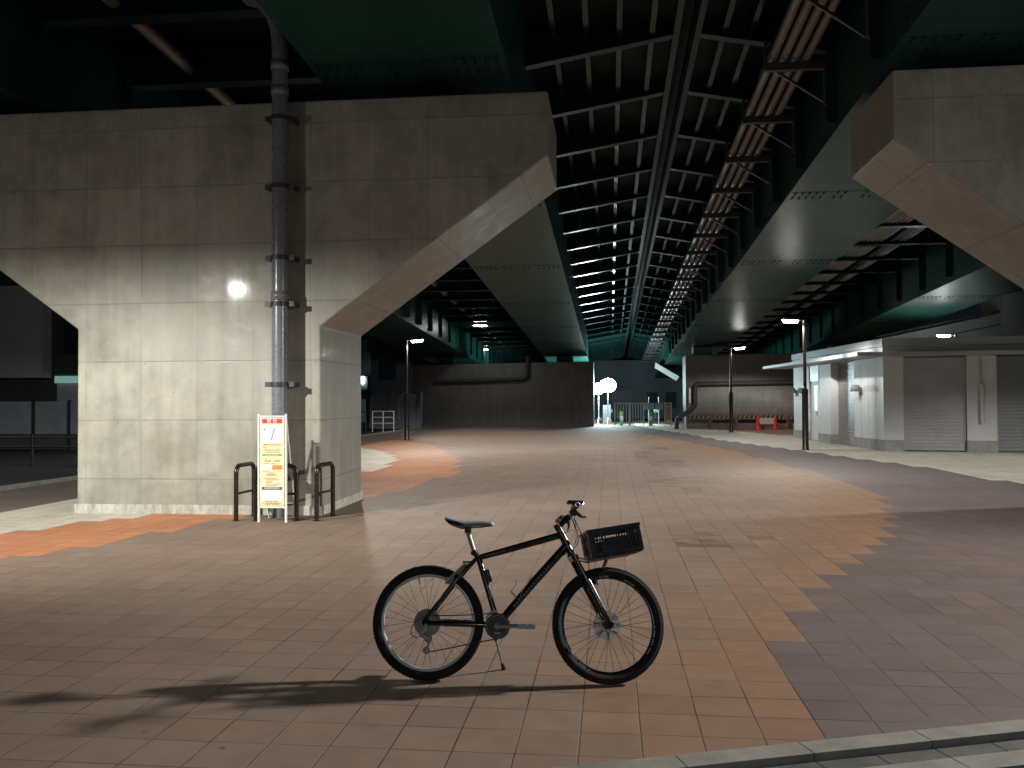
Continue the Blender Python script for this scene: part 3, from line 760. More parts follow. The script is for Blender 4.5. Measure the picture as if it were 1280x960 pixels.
def cone(x, label):
    t = thing('traffic_cone', label, 'traffic cone', (x,47.75,0), 0, 'pair of red cones with a pale board between')
    b = MB(); b.lathe([(.19,.03),(.17,.05),(.035,.68),(.0,.70)], (0,0,0), (0,0,1), 16); b.build('cone_body', M['red_plastic'], t)
    b = MB(); b.box(-.2,.2,-.2,.2,0,.03); b.build('cone_base', M['red_plastic'], t, bevel=.02)
cone(7.72, 'red traffic cone at the left of the pale board by the wall pier'); cone(8.62, 'red traffic cone at the right of the pale board by the wall pier')
t = thing('cone_board', 'pale board hung between the two red cones by the wall pier', 'board', (8.17,47.72,0))
b = MB(); b.box(-.36,.36,-.02,.02,.28,.60); b.build('panel', M['sign_far'], t)
b = MB(); b.tube([(-.44,0,.58),(.44,0,.58)], .02, 8); b.build('bar', M['red_plastic'], t)

# ------------------------------------------------------------------ gate and clutter beyond the gap between the wall piers
def gate(x0, x1, y, label):
    t = thing('metal_gate', label, 'gate', ((x0+x1)/2,y,0), 0, 'metal gate leaves in the far gap')
    w = (x1-x0)/2; b = MB()
    for s in (-w, w): b.box(s-.035, s+.035, -.03, .03, .0, 1.42)
    b.box(-w+.035, w-.035, -.025, .025, 1.33, 1.39); b.box(-w+.035, w-.035, -.025, .025, .12, .20); b.build('frame', M['galv'], t)
    n = 4
    for k in range(n):
        x = -w+2*w*(k+1)/(n+1)
        b = MB(); b.box(x-.022, x+.022, -.015, .015, .20, 1.33); b.build('bar', M['galv'], t)
gate(.30, 1.18, 55., 'left leaf of the pale metal gate under the glowing balloon lamp')
gate(1.24, 2.05, 55., 'right leaf of the pale metal gate in the far gap between the wall piers')
def balloon(loc, s, label, ph):
    t = thing('work_lamp', label, 'work lamp', loc, 0, 'glowing balloon work lamps')
    b = MB(); b.tube([(0,0,0),(0,0,ph)], .035, 10)
    for k in range(3):
        a = 2*PI*k/3+.4; b.tube([(0,0,.5),(.45*math.cos(a),.45*math.sin(a),0)], .02, 6)
    b.build('stand', M['galv'], t)
    b = MB(); n = 10; prof = [(max(1e-4,math.sin(PI*k/n))*s, ph+s*.85-math.cos(PI*k/n)*s*.85) for k in range(n+1)]
    b.lathe(prof, (0,0,0), (0,0,1), 20); b.build('balloon', M['balloon'], t)
balloon((-.12,56.3,0), .52, 'larger glowing white balloon lamp on a stand in the far gap', 2.05)
balloon((-.72,57.0,0), .42, 'smaller glowing balloon lamp half hidden by the left wall pier edge', 1.95)
b = MB(); b.box(-.45,.05,56.8,57.3,0,1.25); o = b.build('power_cabinet', M['drain']); tag(o, 'blue-grey power cabinet below the glowing balloon lamps', 'cabinet')
def marker(x, y, label):
    t = thing('marker_board', label, 'marker board', (x,y,0), 0, 'green and white marker boards in the far gap')
    b = MB(); b.box(-.10,.10,-.02,.02,.58,.86); b.box(-.10,.10,-.02,.02,.06,.30); b.box(-.12,.12,-.1,.1,0,.06); b.build('green_band', M['greenboard'], t)
    b = MB(); b.box(-.10,.10,-.021,.021,.30,.58); b.build('white_band', M['sign_white'], t)
marker(2.48, 54.8, 'green and white marker board right of the gate, below the pale plates'); marker(.70, 55.4, 'green and white marker board seen between the gate bars')
def plate(x, y, w, label):
    t = thing('sign_post', label, 'sign', (x,y,0), 0, 'pale plates on posts in the far gap')
    b = MB(); b.tube([(0,0,0),(0,0,1.75)], .03, 8); b.build('post', M['galv'], t)
    b = MB(); b.box(-w,w,-.06,-.035,.95,1.38); b.build('plate', M['tarp'], t)
plate(2.42, 56.0, .32, 'wider pale plate on a post above the marker board in the far gap'); plate(3.05, 56.2, .24, 'narrower pale plate on a post left of the faded notice board')
# parked bicycles, small in the distance
def far_bike(loc, rz, label):
    t = thing('parked_bicycle', label, 'bicycle', loc, rz, 'dark bicycles parked in the far gap')
    for x in (0, 1.03):
        b = MB(); b.tube([(x+.32*math.cos(2*PI*k/28),0,.33+.32*math.sin(2*PI*k/28)) for k in range(28)], .018, 6, closed=True)
        for k in range(7):
            a = PI*k/7; b.tube([(x+.32*math.cos(a),0,.33+.32*math.sin(a)),(x-.32*math.cos(a),0,.33-.32*math.sin(a))], .003, 4)
        b.build('wheel', M['black'], t)
    b = MB()
    for A, B in (((0,0,.33),(.42,0,.30)),((.42,0,.30),(.28,0,.78)),((.42,0,.30),(.82,0,.72)),((.3,0,.62),(.80,0,.80)),((.78,0,.92),(1.03,0,.33)),((0,0,.33),(.30,0,.62))): b.tube([A,B], .018, 8)
    b.tube([(.70,-.26,.98),(.80,-.1,.96),(.80,.1,.96),(.70,.26,.98)], .014, 8); b.build('frame', M['bracket_dark'], t)
    b = MB(); b.box(.16,.40,-.07,.07,.79,.85); b.build('saddle', M['black'], t, bevel=.02)
    b = MB(); b.box(.88,1.18,-.16,.16,.72,.95); b.build('basket', M['galv'], t, bevel=.03)
far_bike((2.75,57.2,0), R(75), 'dark parked bicycle with wire basket beside the marker board in the far gap')
far_bike((-.55,58.6,0), R(60), 'dark parked bicycle with wire basket under the balloon lamps')
# dim building closing the view
bt = thing('end_building', 'dim blue-grey building closing the view beyond the far gate', 'building', (1,76,0))
b = MB(); b.box(-5,13,75,78,0,4.9); b.build('wall', M['navy_wall'], bt, off=(1,76,0))
b = MB(); b.box(.2,1.9,74.9,74.99,0,2.3); b.build('entrance', M['black'], bt, off=(1,76,0))
for x in (3.1,4.6):
    b = MB(); b.box(x,x+.9,74.93,74.99,.9,2.2); b.build('window', M['glass_dark'], bt, off=(1,76,0))
t = thing('cable_duct', 'pale end of a boxed cable duct below the conduits beyond the gate', 'duct', (3.8,61,0))
b = MB(); b.hexa([(3.05,61,3.75),(4.5,61,2.85),(4.75,66,3.0),(3.3,66,3.9),(3.1,61,4.1),(4.7,61,3.15),(4.9,66,3.3),(3.35,66,4.2)]); b.build('casing', M['house_white'], t, off=(3.8,61,0))

# ------------------------------------------------------------------ left background across the side road
ht = thing('house', 'dark house with pale upper wall and lit carport across the left side road', 'house', (-20,31,0))
ho = (-20,31,0)
b = MB(); b.box(-26,-18.0,31,38,0,9); b.build('wall', M['house_dark'], ht, off=ho)
b = MB(); b.box(-24.6,-20.72,30.4,30.98,2.5,5.9); b.build('upper_wall', M['house_white'], ht, off=ho)
b = MB(); b.box(-20.5,-18.1,30.7,30.98,2.62,2.72); b.build('carport_roof', M['house_dark'], ht, off=ho)
b = MB(); b.box(-20.45,-18.15,30.75,30.97,2.30,2.56); b.build('carport_lamp', M['teal_lit'], ht, off=ho)
b = MB(); b.box(-20.45,-18.1,30.9,30.985,1.2,2.29); b.build('carport_wall', M['house_white'], ht, off=ho)
for x in (-20.2,-19.3):
    b = MB(); b.box(x,x+.6,30.9,30.985,3.4,4.9); w = b.build('window', M['glass_dark'], ht, off=ho)
ft = thing('panel_fence', 'grey panel fence with dark posts along the side road on the left', 'fence', (-19,28,0))
for k in range(6):
    b = MB(); x = -24.5+k*1.28; b.box(x+.06,x+1.22,28,28.05,.52,1.62); b.build('panel', M['fence_panel'], ft, off=(-19,28,0))
    b = MB(); b.box(x-.055,x+.055,27.97,28.08,0,1.66); b.build('post', M['black'], ft, off=(-19,28,0))
b = MB(); b.box(-24.5,-16.8,28.0,28.2,0,.5); b.build('base_wall', M['house_dark'], ft, off=(-19,28,0))
gt = thing('road_guardrail', 'dark road guardrail in front of the grey panel fence on the left', 'guardrail', (-15,22,0))
b = MB()
for z in (.42,.66): b.tube([(-20,22,z),(-12.2,22,z)], .03, 8)
b.build('rail', M['bracket_dark'], gt, off=(-15,22,0))
for k in range(6):
    b = MB(); b.tube([(-19.6+k*1.45,22,-.1),(-19.6+k*1.45,22,.76)], .04, 8); b.build('post', M['black'], gt, off=(-15,22,0))
# pale flats and railings seen past the right edge of the bright pier
at = thing('apartment_building', 'pale bluish apartment block with balcony lamp seen just right of the bright pier', 'building', (-21,72,0))
ao = (-21,72,0)
b = MB(); b.box(-27,-19.2,70,80,0,11); b.build('wall', M['house_white'], at, off=ao)
for z in (2.6,5.6,8.4):
    b = MB(); b.box(-26,-19.3,69.2,69.99,z-.12,z); b.box(-26,-19.3,69.2,69.26,z,z+.95); b.build('balcony', M['house_white'], at, off=ao)
b = MB(); b.box(-19.75,-19.55,69.0,69.18,2.95,3.55); b.build('balcony_lamp', M['win_white'], at, off=ao)
b = MB(); b.box(-20.4,-19.6,69.9,69.985,6.2,7.4); b.build('window', M['glass_dark'], at, off=ao)
o = MB(); o.box(-20.5,-18.6,66,66.2,0,1.7); o = o.build('boundary_wall', M['house_white']); tag(o, 'low pale boundary wall in front of the bluish apartment block', 'wall')
def railing(x0, x1, y, label, m):
    t = thing('railing', label, 'railing', ((x0+x1)/2,y,0), 0, 'railings beyond the left street lamp')
    w = (x1-x0)/2
    b = MB()
    for z in (.45,.75,1.05): b.tube([(-w,0,z),(w,0,z)], .028, 8)
    b.build('rail', m, t)
    for k in range(3):
        b = MB(); x = -w+w*k; b.tube([(x,0,0),(x,0,1.08)], .032, 8); b.build('post', m, t)
railing(-12.0,-10.9,44,'bright metal railing left of the left street lamp, beside the wall pier', M['galv'])
railing(-14.6,-12.5,44.5,'dark railing at the left, in front of the low pale boundary wall', M['bracket_dark'])
o = MB()
for k in range(9):
    x = -13.6+k*.33; z = 1.75+.35*abs(math.sin(k*1.9)); zz = 1.75+.35*abs(math.sin((k+1)*1.9))
    o.hexa([(x,49.2,0),(x+.33,49.2,0),(x+.33,49.8,0),(x,49.8,0),(x,49.3+.1*math.sin(k),z),(x+.33,49.3+.1*math.sin(k+1),zz),(x+.33,49.7,zz),(x,49.7,z)])
o = o.build('tarpaulin', M['tarp']); tag(o, 'crumpled pale tarpaulin over a heap behind the bright metal railing', 'tarpaulin')
hb = thing('dark_building', 'dark building behind the left street lamp, between the flats and the wall pier', 'building', (-15,66,0))
b = MB(); b.box(-18.4,-10,67,72,0,9); b.build('wall', M['house_dark'], hb, off=(-15,66,0))
b = MB(); b.box(-17.6,-16.4,66.9,66.99,3.2,4.6); b.build('window', M['glass_dark'], hb, off=(-15,66,0))

# ------------------------------------------------------------------ the bicycle (x forward, y to its left, z up)
M['b_frame'] = mat('gloss_black_frame', (.006,.006,.007), .22, 0, .3, 12., coat=.3)
M['tyre'] = mat('tyre_rubber', (.008,.008,.008), .85, 0, .3, 20.)
M['alloy'] = mat('aluminium', (.60,.63,.66), .35, .15, .1, 12.)
M['alloy_dull'] = mat('dull_aluminium', (.30,.29,.28), .38, .15, .2, 20.)
M['spoke'] = mat('dark_spoke', (.05,.04,.035), .3, .7, .1)
M['spoke_s'] = mat('steel_spoke', (.30,.28,.26), .3, .8, .1)
M['b_black'] = mat('black_plastic', (.010,.010,.011), .4, 0, .2, 20.)
M['saddle_grey'] = mat('grey_saddle_cover', (.22,.25,.28), .45, 0, .15, 20.)
M['decal'] = mat('pale_decal', (.30,.33,.36), .4, 0, .1)
M['decal_dim'] = mat('dim_decal', (.07,.08,.09), .4, 0, .1)
M['crate'] = mat('dark_blue_crate_plastic', (.012,.014,.026), .38, 0, .2, 12.)
M['reflector'] = emis('headlamp_lens', (.75,.82,1.), 14)
M['disc'] = mat('brushed_brake_disc', (.72,.75,.76), .3, .25, .1, 30.)
M['chrome'] = mat('chrome', (.75,.78,.8), .12, 1., .05)
LEAN = R(10)
bk = thing('mountain_bicycle', 'black mountain bicycle with a dark crate on the front, leaning on its kickstand', 'bicycle', (-1.05,5.0,0))
bk.rotation_euler = (-LEAN, 0, R(2))
RH = (0,0,.323); FH = (1.035,0,.323); BB = (.407,0,.311)
STEER = R(13)
sa = Vector((.766-.827, 0, .836-.721)).normalized(); sp0 = Vector((.827,0,.721))
MS = Matrix.Translation(sp0) @ Matrix.Rotation(STEER, 4, sa) @ Matrix.Translation(-sp0)

def arc(c, r, a0, a1, n, y=0): return [(c[0]+r*math.cos(a0+(a1-a0)*k/n), y, c[2]+r*math.sin(a0+(a1-a0)*k/n)) for k in range(n+1)]
fr = MB()
fr.tube([(.275,0,.688),(.40,0,.722),(.755,0,.822)], [.0165,.0185,.020], 14)          # top tube
fr.tube([(.800,0,.765),(.6,0,.545),(.412,0,.325)], [.0245,.0245,.022], 16)            # down tube
fr.tube([(.262,0,.722),(.29,0,.685),(.407,0,.311)], [.017,.0175,.0165], 14)           # seat tube
fr.tube([(.760,0,.848),(.828,0,.718)], .0225, 16)                                     # head tube
fr.tube([(.407,-.037,.311),(.407,.037,.311)], .022, 16)                                # bottom bracket shell
for s in (-1,1):
    fr.tube([(.272,s*.018,.684),(.20,s*.045,.606),(.10,s*.058,.483),(.0,s*.066,.352),(.0,s*.066,.325)], [.011,.012,.012,.0115,.011], 10)
    fr.tube([(.385,s*.03,.312),(.28,s*.047,.319),(.12,s*.060,.322),(.0,s*.066,.323)], [.015,.0165,.0165,.012], 10)
    fr.lathe([(0,-.004),(.024,-.004),(.024,.004),(0,.004)], (0,s*.066,.327), (0,1,0), 14, smooth=False)
fr.tube([(.225,-.044,.636),(.225,.044,.636)], .010, 8)
fr = fr.build('frame', M['b_frame'], bk)
d = MB(); ax = Vector((.80-.412,0,.765-.325)).normalized(); ay = Vector((0,1,0)); az = ax.cross(ay)
rg = random.Random(5)
for k in range(15):                                                                    # worn lettering along the down tube, too blurred to read
    c = Vector((.50,0,.425))+ax*(.021*k); 
    d.obox(c+Vector((0,-.0247,0))+az*-.002, ax, ay, az, .0065*rg.uniform(.6,1.), .0012, .009*rg.uniform(.7,1.))
d.build('down_tube_lettering', M['decal_dim'], fr)
d = MB(); tx = Vector((.755-.40,0,.10)).normalized()
for k in range(6): d.obox(Vector((.335+.02*k,-.0186,.7045+.0056*k)), tx, ay, tx.cross(ay), .008, .001, .006)
d.build('top_tube_lettering', M['decal_dim'], fr)

def wheel(parent, c, steer, front):
    w = bpy.data.objects.new('wheel', None); COL.objects.link(w); w.parent = parent; w.location = (0,0,0)
    f = (lambda m: m.xf(MS)) if steer else (lambda m: m)
    t = MB(); n = 72
    prof = []
    for k in range(14):
        a = 2*PI*k/14; prof.append((.296+.027*math.cos(a), .0265*math.sin(a)))
    t.lathe(prof, c, (0,1,0), n, closed=True)
    for k in range(84):                                                                # tread blocks
        a = 2*PI*k/84
        for yy, rr, wd in ((-.015,.3155,.007),(.0,.3205,.006),(.015,.3155,.007)):
            aa = a+(.5*2*PI/84 if yy else 0)
            e = Vector((math.cos(aa),0,math.sin(aa))); tg = Vector((-math.sin(aa),0,math.cos(aa)))
            t.obox(Vector(c)+e*(rr-.001)+Vector((0,yy,0)), e, (0,1,0), tg, .004, wd, .0075)
    f(t).build('tyre', M['tyre'], w)
    r = MB(); r.lathe([(.256,-.008),(.262,-.0125),(.277,-.0125),(.277,.0125),(.262,.0125),(.256,.008)], c, (0,1,0), 72, closed=True)
    rim = f(r).build('rim', M['b_frame'] if front else M['alloy'], w)
    if front:
        for a0, a1 in ((-2.75,-2.0),(-.62,-.02),(1.55,2.0),(.95,1.2)):
            q = MB()
            for k in range(16):
                if k % 5 == 4: continue
                a = a0+(a1-a0)*(k+.5)/16; e = Vector((math.cos(a),0,math.sin(a))); tg = Vector((-math.sin(a),0,math.cos(a)))
                q.obox(Vector(c)+e*.2685+Vector((0,-.0131,0)), e, (0,1,0), tg, .0052*rg.uniform(.6,1.), .0006, .0105*abs(a1-a0)*.7)
            f(q).build('rim_lettering', M['decal'], w)
    s = MB(); n = 32
    for k in range(n):
        side = 1 if k % 2 else -1; cross = 1 if (k//2) % 2 else -1
        a = 2*PI*(k+.5)/n; ah = a+cross*.95
        if front and side > 0: ah = a+cross*.75
        s.tube([(c[0]+.021*math.cos(ah), side*.029, c[2]+.021*math.sin(ah)), (c[0]+.257*math.cos(a), side*.003, c[2]+.257*math.sin(a))], .00125, 5, cap=False)
    f(s).build('spokes', M['spoke'] if front else M['spoke_s'], w)
    h = MB(); h.lathe([(.007,-.064),(.012,-.05),(.015,-.036),(.024,-.034),(.024,-.029),(.014,-.024),(.013,0),(.014,.024),(.024,.029),(.024,.034),(.015,.036),(.012,.05),(.007,.064)], c, (0,1,0), 20)
    f(h).build('hub', M['b_black'] if front else M['alloy_dull'], w)
    v = MB(); a = R(104); e = Vector((math.cos(a),0,math.sin(a))); v.tube([Vector(c)+e*.262, Vector(c)+e*.222], .0035, 6); f(v).build('valve', M['b_black'], w)
    if front:
        q = MB()                                                                       # brake disc with spider arms
        q.lathe([(.026,-.001),(.081,-.001),(.081,.001),(.026,.001)], (c[0],.043,c[2]), (0,1,0), 40, closed=True, smooth=False)
        for k in range(6):
            a = 2*PI*k/6; e = Vector((math.cos(a),0,math.sin(a))); e2 = Vector((math.cos(a+.5),0,math.sin(a+.5)))
            q.tube([Vector((c[0],.043,c[2]))+e*.02, Vector((c[0],.043,c[2]))+e2*.062], .004, 5)
        f(q).build('brake_disc', M['disc'], w)
    else:
        q = MB()
        for k, (rr) in enumerate((.026,.031,.036,.041,.046,.051,.056)):
            y = -.060+.0042*k; q.lathe([(.012,y-.0009),(rr,y-.0009),(rr+.002,y),(rr,y+.0009),(.012,y+.0009)], c, (0,1,0), 28, smooth=False)
        q.build('cassette', M['alloy_dull'], w)
        q = MB(); q.lathe([(.055,-.028),(.078,-.028),(.078,-.0268),(.055,-.0268)], c, (0,1,0), 32, closed=True, smooth=False); q.build('spoke_guard', M['saddle_grey'], w)
    return w
wheel(bk, RH, False, False)
wheel(bk, FH, True, True)
# fork
fk = MB()
fk.tube([(.838,-.055,.694),(.838,.055,.694)], .021, 10); fk.tube([(.827,0,.724),(.842,0,.690)], .019, 12)
ux = Vector((FH[0]-.838,0,FH[2]-.694)).normalized()
A0 = Vector((.838,0,.694))
for s in (-1,1):
    o = Vector((0,s*.056,0))
    fk.tube([A0+o+ux*-.03, A0+o+ux*.15], .0145, 12)
    fk.tube([A0+o+ux*.13, A0+o+ux*.16, A0+o+ux*.36, Vector(FH)+o+ux*.005], [.019,.0205,.019,.015], 12)
    fk.lathe([(0,-.008),(.016,-.008),(.016,.008),(0,.008)], Vector(FH)+Vector((0,s*.066,0)), (0,1,0), 12, smooth=False)
fk.tube([A0+Vector((-.0,-.056,0))+ux*.17+Vector((.028,0,.01)), A0+Vector((.03,0,.0))+ux*.16+Vector((.035,0,.04)), A0+Vector((0,.056,0))+ux*.17+Vector((.028,0,.01))], .014, 10)
fork = fk.xf(MS).build('fork', M['b_frame'], bk)
d = MB(); az = ux.cross(Vector((0,1,0)))
for k in range(7): d.obox(A0+Vector((0,-.0765,0))+ux*(.19+.019*k), ux, (0,1,0), az, .0072, .001, .008*rg.uniform(.6,1))
d.xf(MS).build('fork_lettering', M['decal'], fork)
# stem, handlebar, levers, lamp
st = MB(); st.tube([(.828,0,.72),(.744,0,.880)], .0165, 12); st.tube([(.752,0,.866),(.79,0,.915),(.818,0,.930)], [.018,.017,.020], 12); st.tube([(.758,0,.853),(.741,0,.886)], .021, 12)
st.xf(MS).build('stem', M['b_frame'], bk)
hb_ = MB(); hbp = [(.806,-.31,.953),(.812,-.16,.953),(.818,-.06,.938),(.820,0,.934),(.818,.06,.938),(.812,.16,.953),(.806,.31,.953)]
hb_.tube(hbp, .0125, 12); hbar = hb_.xf(MS).build('handlebar', M['b_frame'], bk)
for s in (-1,1):
    g_ = MB(); g_.tube([(.8065,s*.185,.953),(.8055,s*.31,.953)], [.0165,.0170], 14); gr = g_.xf(MS).build('grip', M['b_black'], hbar)
    g_ = MB(); g_.lathe([(.0095,0),(.0145,0),(.0145,.004),(.0095,.004)], (.8055,s*.3105,.953), (0,s,0), 18, closed=True); g_.xf(MS).build('grip_ring', M['alloy'], hbar)
    g_ = MB(); g_.tube([(.812,s*.155,.95),(.842,s*.150,.925),(.852,s*.19,.905),(.858,s*.265,.893)], [.013,.011,.0075,.0055], 8); g_.box(.79,.83,s*.155-.018,s*.155+.018,.915,.945); g_.xf(MS).build('brake_lever', M['b_black'], hbar)
l_ = MB(); l_.box(.770,.862,-.215,-.165,.977,.995); l_.box(.80,.835,-.205,-.175,.960,.978); lamp = l_.xf(MS).build('headlamp', M['b_black'], bk, bevel=.004)
l_ = MB(); l_.lathe([(0,.004),(.009,.003),(.011,0)], (.862,-.19,.986), (1,0,0), 12); l_.xf(MS).build('lens', M['reflector'], lamp)
# cables
cb = MB()
def bez(a, b, c, d, n=12):
    a, b, c, d = map(Vector, (a,b,c,d)); return [a*(1-t)**3+b*3*t*(1-t)**2+c*3*t*t*(1-t)+d*t**3 for t in [k/n for k in range(n+1)]]
cb.tube(bez((.845,-.14,.92),(.90,-.1,.80),(.93,0,.72),(.93,.06,.62)), .0026, 6); cb.tube(bez((.83,-.12,.925),(.90,-.08,.78),(.86,-.03,.74),(.80,-.03,.74)), .0026, 6)
cb.tube(bez((.83,.12,.925),(.88,.1,.82),(.86,.03,.74),(.76,-.03,.70)), .0026, 6); cb.tube(bez((.845,.14,.92),(.88,.03,.86),(.80,-.03,.84),(.74,-.022,.825)), .0026, 6)
cb.build('brake_cable', M['b_black'], bk)
cb = MB(); cb.tube([(.735,-.022,.822),(.55,-.022,.770),(.30,-.02,.70),(.20,-.06,.628)], .0022, 6); cb.tube(bez((-.002,-.085,.36),(-.10,-.09,.33),(-.10,-.09,.24),(-.045,-.085,.245)), .0026, 6); cb.build('gear_cable', M['b_black'], bk)
# saddle and post
s_ = MB(); s_.tube([(.268,0,.705),(.221,0,.842)], .0137, 12); s_.build('seat_post', M['alloy_dull'], bk)
s_ = MB(); s_.lathe([(.0165,-.012),(.0205,-.012),(.0205,.012),(.0165,.012)], (.262,0,.722), (-.32,0,.95), 14, closed=True); s_.build('seat_clamp', M['b_black'], bk)
def saddle():
    m = MB(); secs = [(.090,.050,.917,.014),(.105,.068,.914,.026),(.13,.076,.908,.036),(.16,.074,.902,.040),(.20,.055,.897,.036),(.25,.030,.896,.026),(.31,.020,.895,.022),(.355,.017,.891,.020),(.375,.009,.886,.012)]
    n = 14; vs = []
    for x, w, z, h in secs:
        for k in range(n):
            a = 2*PI*k/n; yy = w*math.cos(a); zz = math.sin(a); zz = zz*.010 if zz > 0 else zz*h
            vs.append((x, yy, z+zz-.004*(abs(yy)/w)**2))
    fs = [tuple(range(n-1,-1,-1)), tuple(range((len(secs)-1)*n, len(secs)*n))]
    for i in range(len(secs)-1):
        for k in range(n): l = (k+1)%n; fs.append((i*n+k,i*n+l,(i+1)*n+l,(i+1)*n+k))
    m.add(vs, fs, True); return m
sd = saddle().build('saddle', M['saddle_grey'], bk)
p_ = MB(); vs = []
for s in (-1,1):
    p_.tube([(.36,s*.008,.876),(.30,s*.018,.868),(.18,s*.02,.860),(.13,s*.03,.880)], .0035, 6)
p_.box(.205,.24,-.022,.022,.835,.862); p_.build('saddle_rail', M['b_black'], sd)
p_ = MB(); p_.add([(.093,-.066,.908),(.12,-.0765,.885),(.165,-.0765,.872),(.205,-.058,.872),(.215,-.052,.884),(.16,-.0775,.899)], [(0,1,2,3,4,5)]); p_.add([(.093,.066,.908),(.12,.0765,.885),(.165,.0765,.872),(.205,.058,.872),(.215,.052,.884),(.16,.0775,.899)], [(5,4,3,2,1,0)])
for yy in (-1,1): pass
p_.build('saddle_panel', M['b_black'], sd)
# crank, chain, gears
c_ = MB(); 
for rr, y in ((.052,-.043),(.070,-.049)):
    c_.lathe([(.018,y-.0015),(rr,y-.0015),(rr,y+.0015),(.018,y+.0015)], BB, (0,1,0), 40, smooth=False)
for k in range(40):
    a = 2*PI*k/40; e = Vector((math.cos(a),0,math.sin(a))); c_.obox(Vector((BB[0],-.049,BB[2]))+e*.0715, e, (0,1,0), e.cross(Vector((0,1,0))), .0022, .001, .0026)
cs = c_.build('crankset', M['b_black'], bk)
c_ = MB(); c_.lathe([(0,-.062),(.013,-.062),(.013,-.052),(.02,-.050)], BB, (0,1,0), 16, smooth=False); c_.tube([(BB[0],-.06,BB[2]),(BB[0]+.172,-.072,BB[2]+.006)], [.0135,.0095], 10); c_.build('crank_arm', M['alloy_dull'], cs)
c_ = MB(); c_.tube([(BB[0],.06,BB[2]),(BB[0]-.172,.072,BB[2]-.006)], [.0135,.0095], 10); c_.build('crank_arm', M['alloy_dull'], cs)
for s, x, z in ((-1,BB[0]+.172,BB[2]+.006),(1,BB[0]-.172,BB[2]-.006)):
    q = MB(); q.box(x-.048,x+.048,s*.128-.045,s*.128-.038,z-.011,z+.011); q.box(x-.048,x+.048,s*.128+.038,s*.128+.045,z-.011,z+.011); q.box(x-.048,x-.038,s*.128-.038,s*.128+.038,z-.011,z+.011); q.box(x+.038,x+.048,s*.128-.038,s*.128+.038,z-.011,z+.011); q.tube([(x,s*.07,z),(x,s*.17,z)], .009, 8)
    q.build('pedal', M['alloy_dull'], cs)
q = MB(); q.lathe([(.0575,-.0565),(.060,-.0565),(.060,-.0545),(.0575,-.0545)], BB, (0,1,0), 40, closed=True); q.obox((BB[0],-.0555,BB[2]-.038),(1,0,0),(0,1,0),(0,0,1),.017,.0008,.006); q.build('ring_mark', M['alloy_dull'], cs)
ch = MB(); ch.tube([(BB[0],-.049,BB[2]+.071),(.2,-.05,.368),(0,-.05,.323+.040)], .0036, 6); ch.tube([(BB[0]-.01,-.049,BB[2]-.071),(.2,-.051,.200),(.005,-.052,.160)], .0036, 6); ch.build('chain', M['bracket_dark'], bk)
dr = MB(); dr.tube([(.0,-.078,.318),(.005,-.082,.285),(-.03,-.085,.262)], [.010,.012,.013], 8); dr.tube([(-.03,-.08,.262),(.012,-.075,.245)], .012, 8)
dr.tube([(.018,-.07,.25),(.022,-.072,.215),(.0,-.072,.172)], [.008,.006,.007], 8); dr.lathe([(.006,-.002),(.024,-.002),(.024,.002),(.006,.002)], (.012,-.055,.238), (0,1,0), 16, smooth=False); dr.lathe([(.006,-.002),(.021,-.002),(.021,.002),(.006,.002)], (.003,-.055,.172), (0,1,0), 16, smooth=False)
dr.build('rear_derailleur', M['alloy_dull'], bk)
dr = MB(); dr.tube(arc((BB[0],0,BB[2]), .080, R(100), R(150), 8, -.04), .006, 6); dr.box(.36,.40,-.035,.02,.375,.395); dr.build('front_derailleur', M['alloy'], bk)
# rear brake, seat tube box, bottle cage, kickstand
rb = MB()
for s in (-1,1): rb.tube([(.115,s*.045,.553),(.165,s*.05,.61),(.212,s*.045,.655)], [.009,.008,.007], 8); rb.box(.10,.15,s*.03-.006,s*.03+.006,.54,.58)
rb.tube([(.212,-.05,.655),(.212,.05,.655)], .004, 6); rb.obox((.222,-.02,.666),(1,0,0),(0,1,0),(0,0,1),.022,.02,.007); rb.build('rim_brake', M['alloy_dull'], bk)
bx = MB(); bx.obox((.345,-.004,.588), (.30,0,-.95), (0,1,0), (.95,0,.30), .038, .018, .014); bo = bx.build('tool_case', M['b_black'], bk, bevel=.005)
bx = MB(); bx.obox((.3605,-.004,.594), (.30,0,-.95), (0,1,0), (.95,0,.30), .033, .015, .002); bx.build('case_lit_side', M['alloy_dull'], bo)  # light on the front side of the case, painted as a pale plate
bc = MB(); bc.tube([(.60,-.01,.585),(.545,-.03,.505),(.530,-.034,.462),(.505,-.034,.475),(.480,-.034,.500)], .0027, 6); bc.tube([(.480,-.034,.500),(.512,-.034,.545),(.505,-.034,.57)], .0022, 6); bc.tube([(.60,.01,.585),(.545,.03,.505),(.530,.034,.462),(.505,.034,.475),(.480,.034,.500)], .0022, 6); bc.build('bottle_cage', M['spoke_s'], bk)
foot = Matrix.Rotation(LEAN, 3, 'X') @ Vector((.42,.235,.0))
foot = Vector((.423, foot.y, foot.z))
ks = MB(); top = Vector((.375,.035,.285)); ks.tube([top, top.lerp(foot,.25)], .010, 8); kk = ks.build('kickstand', M['b_black'], bk)
ks = MB(); ks.tube([top.lerp(foot,.25), top.lerp(foot,.86)], .0075, 8); ks.build('leg', M['alloy_dull'], kk)
ks = MB(); ks.tube([top.lerp(foot,.84), foot], [.011,.013], 8); ks.build('rubber_foot', M['b_black'], kk)
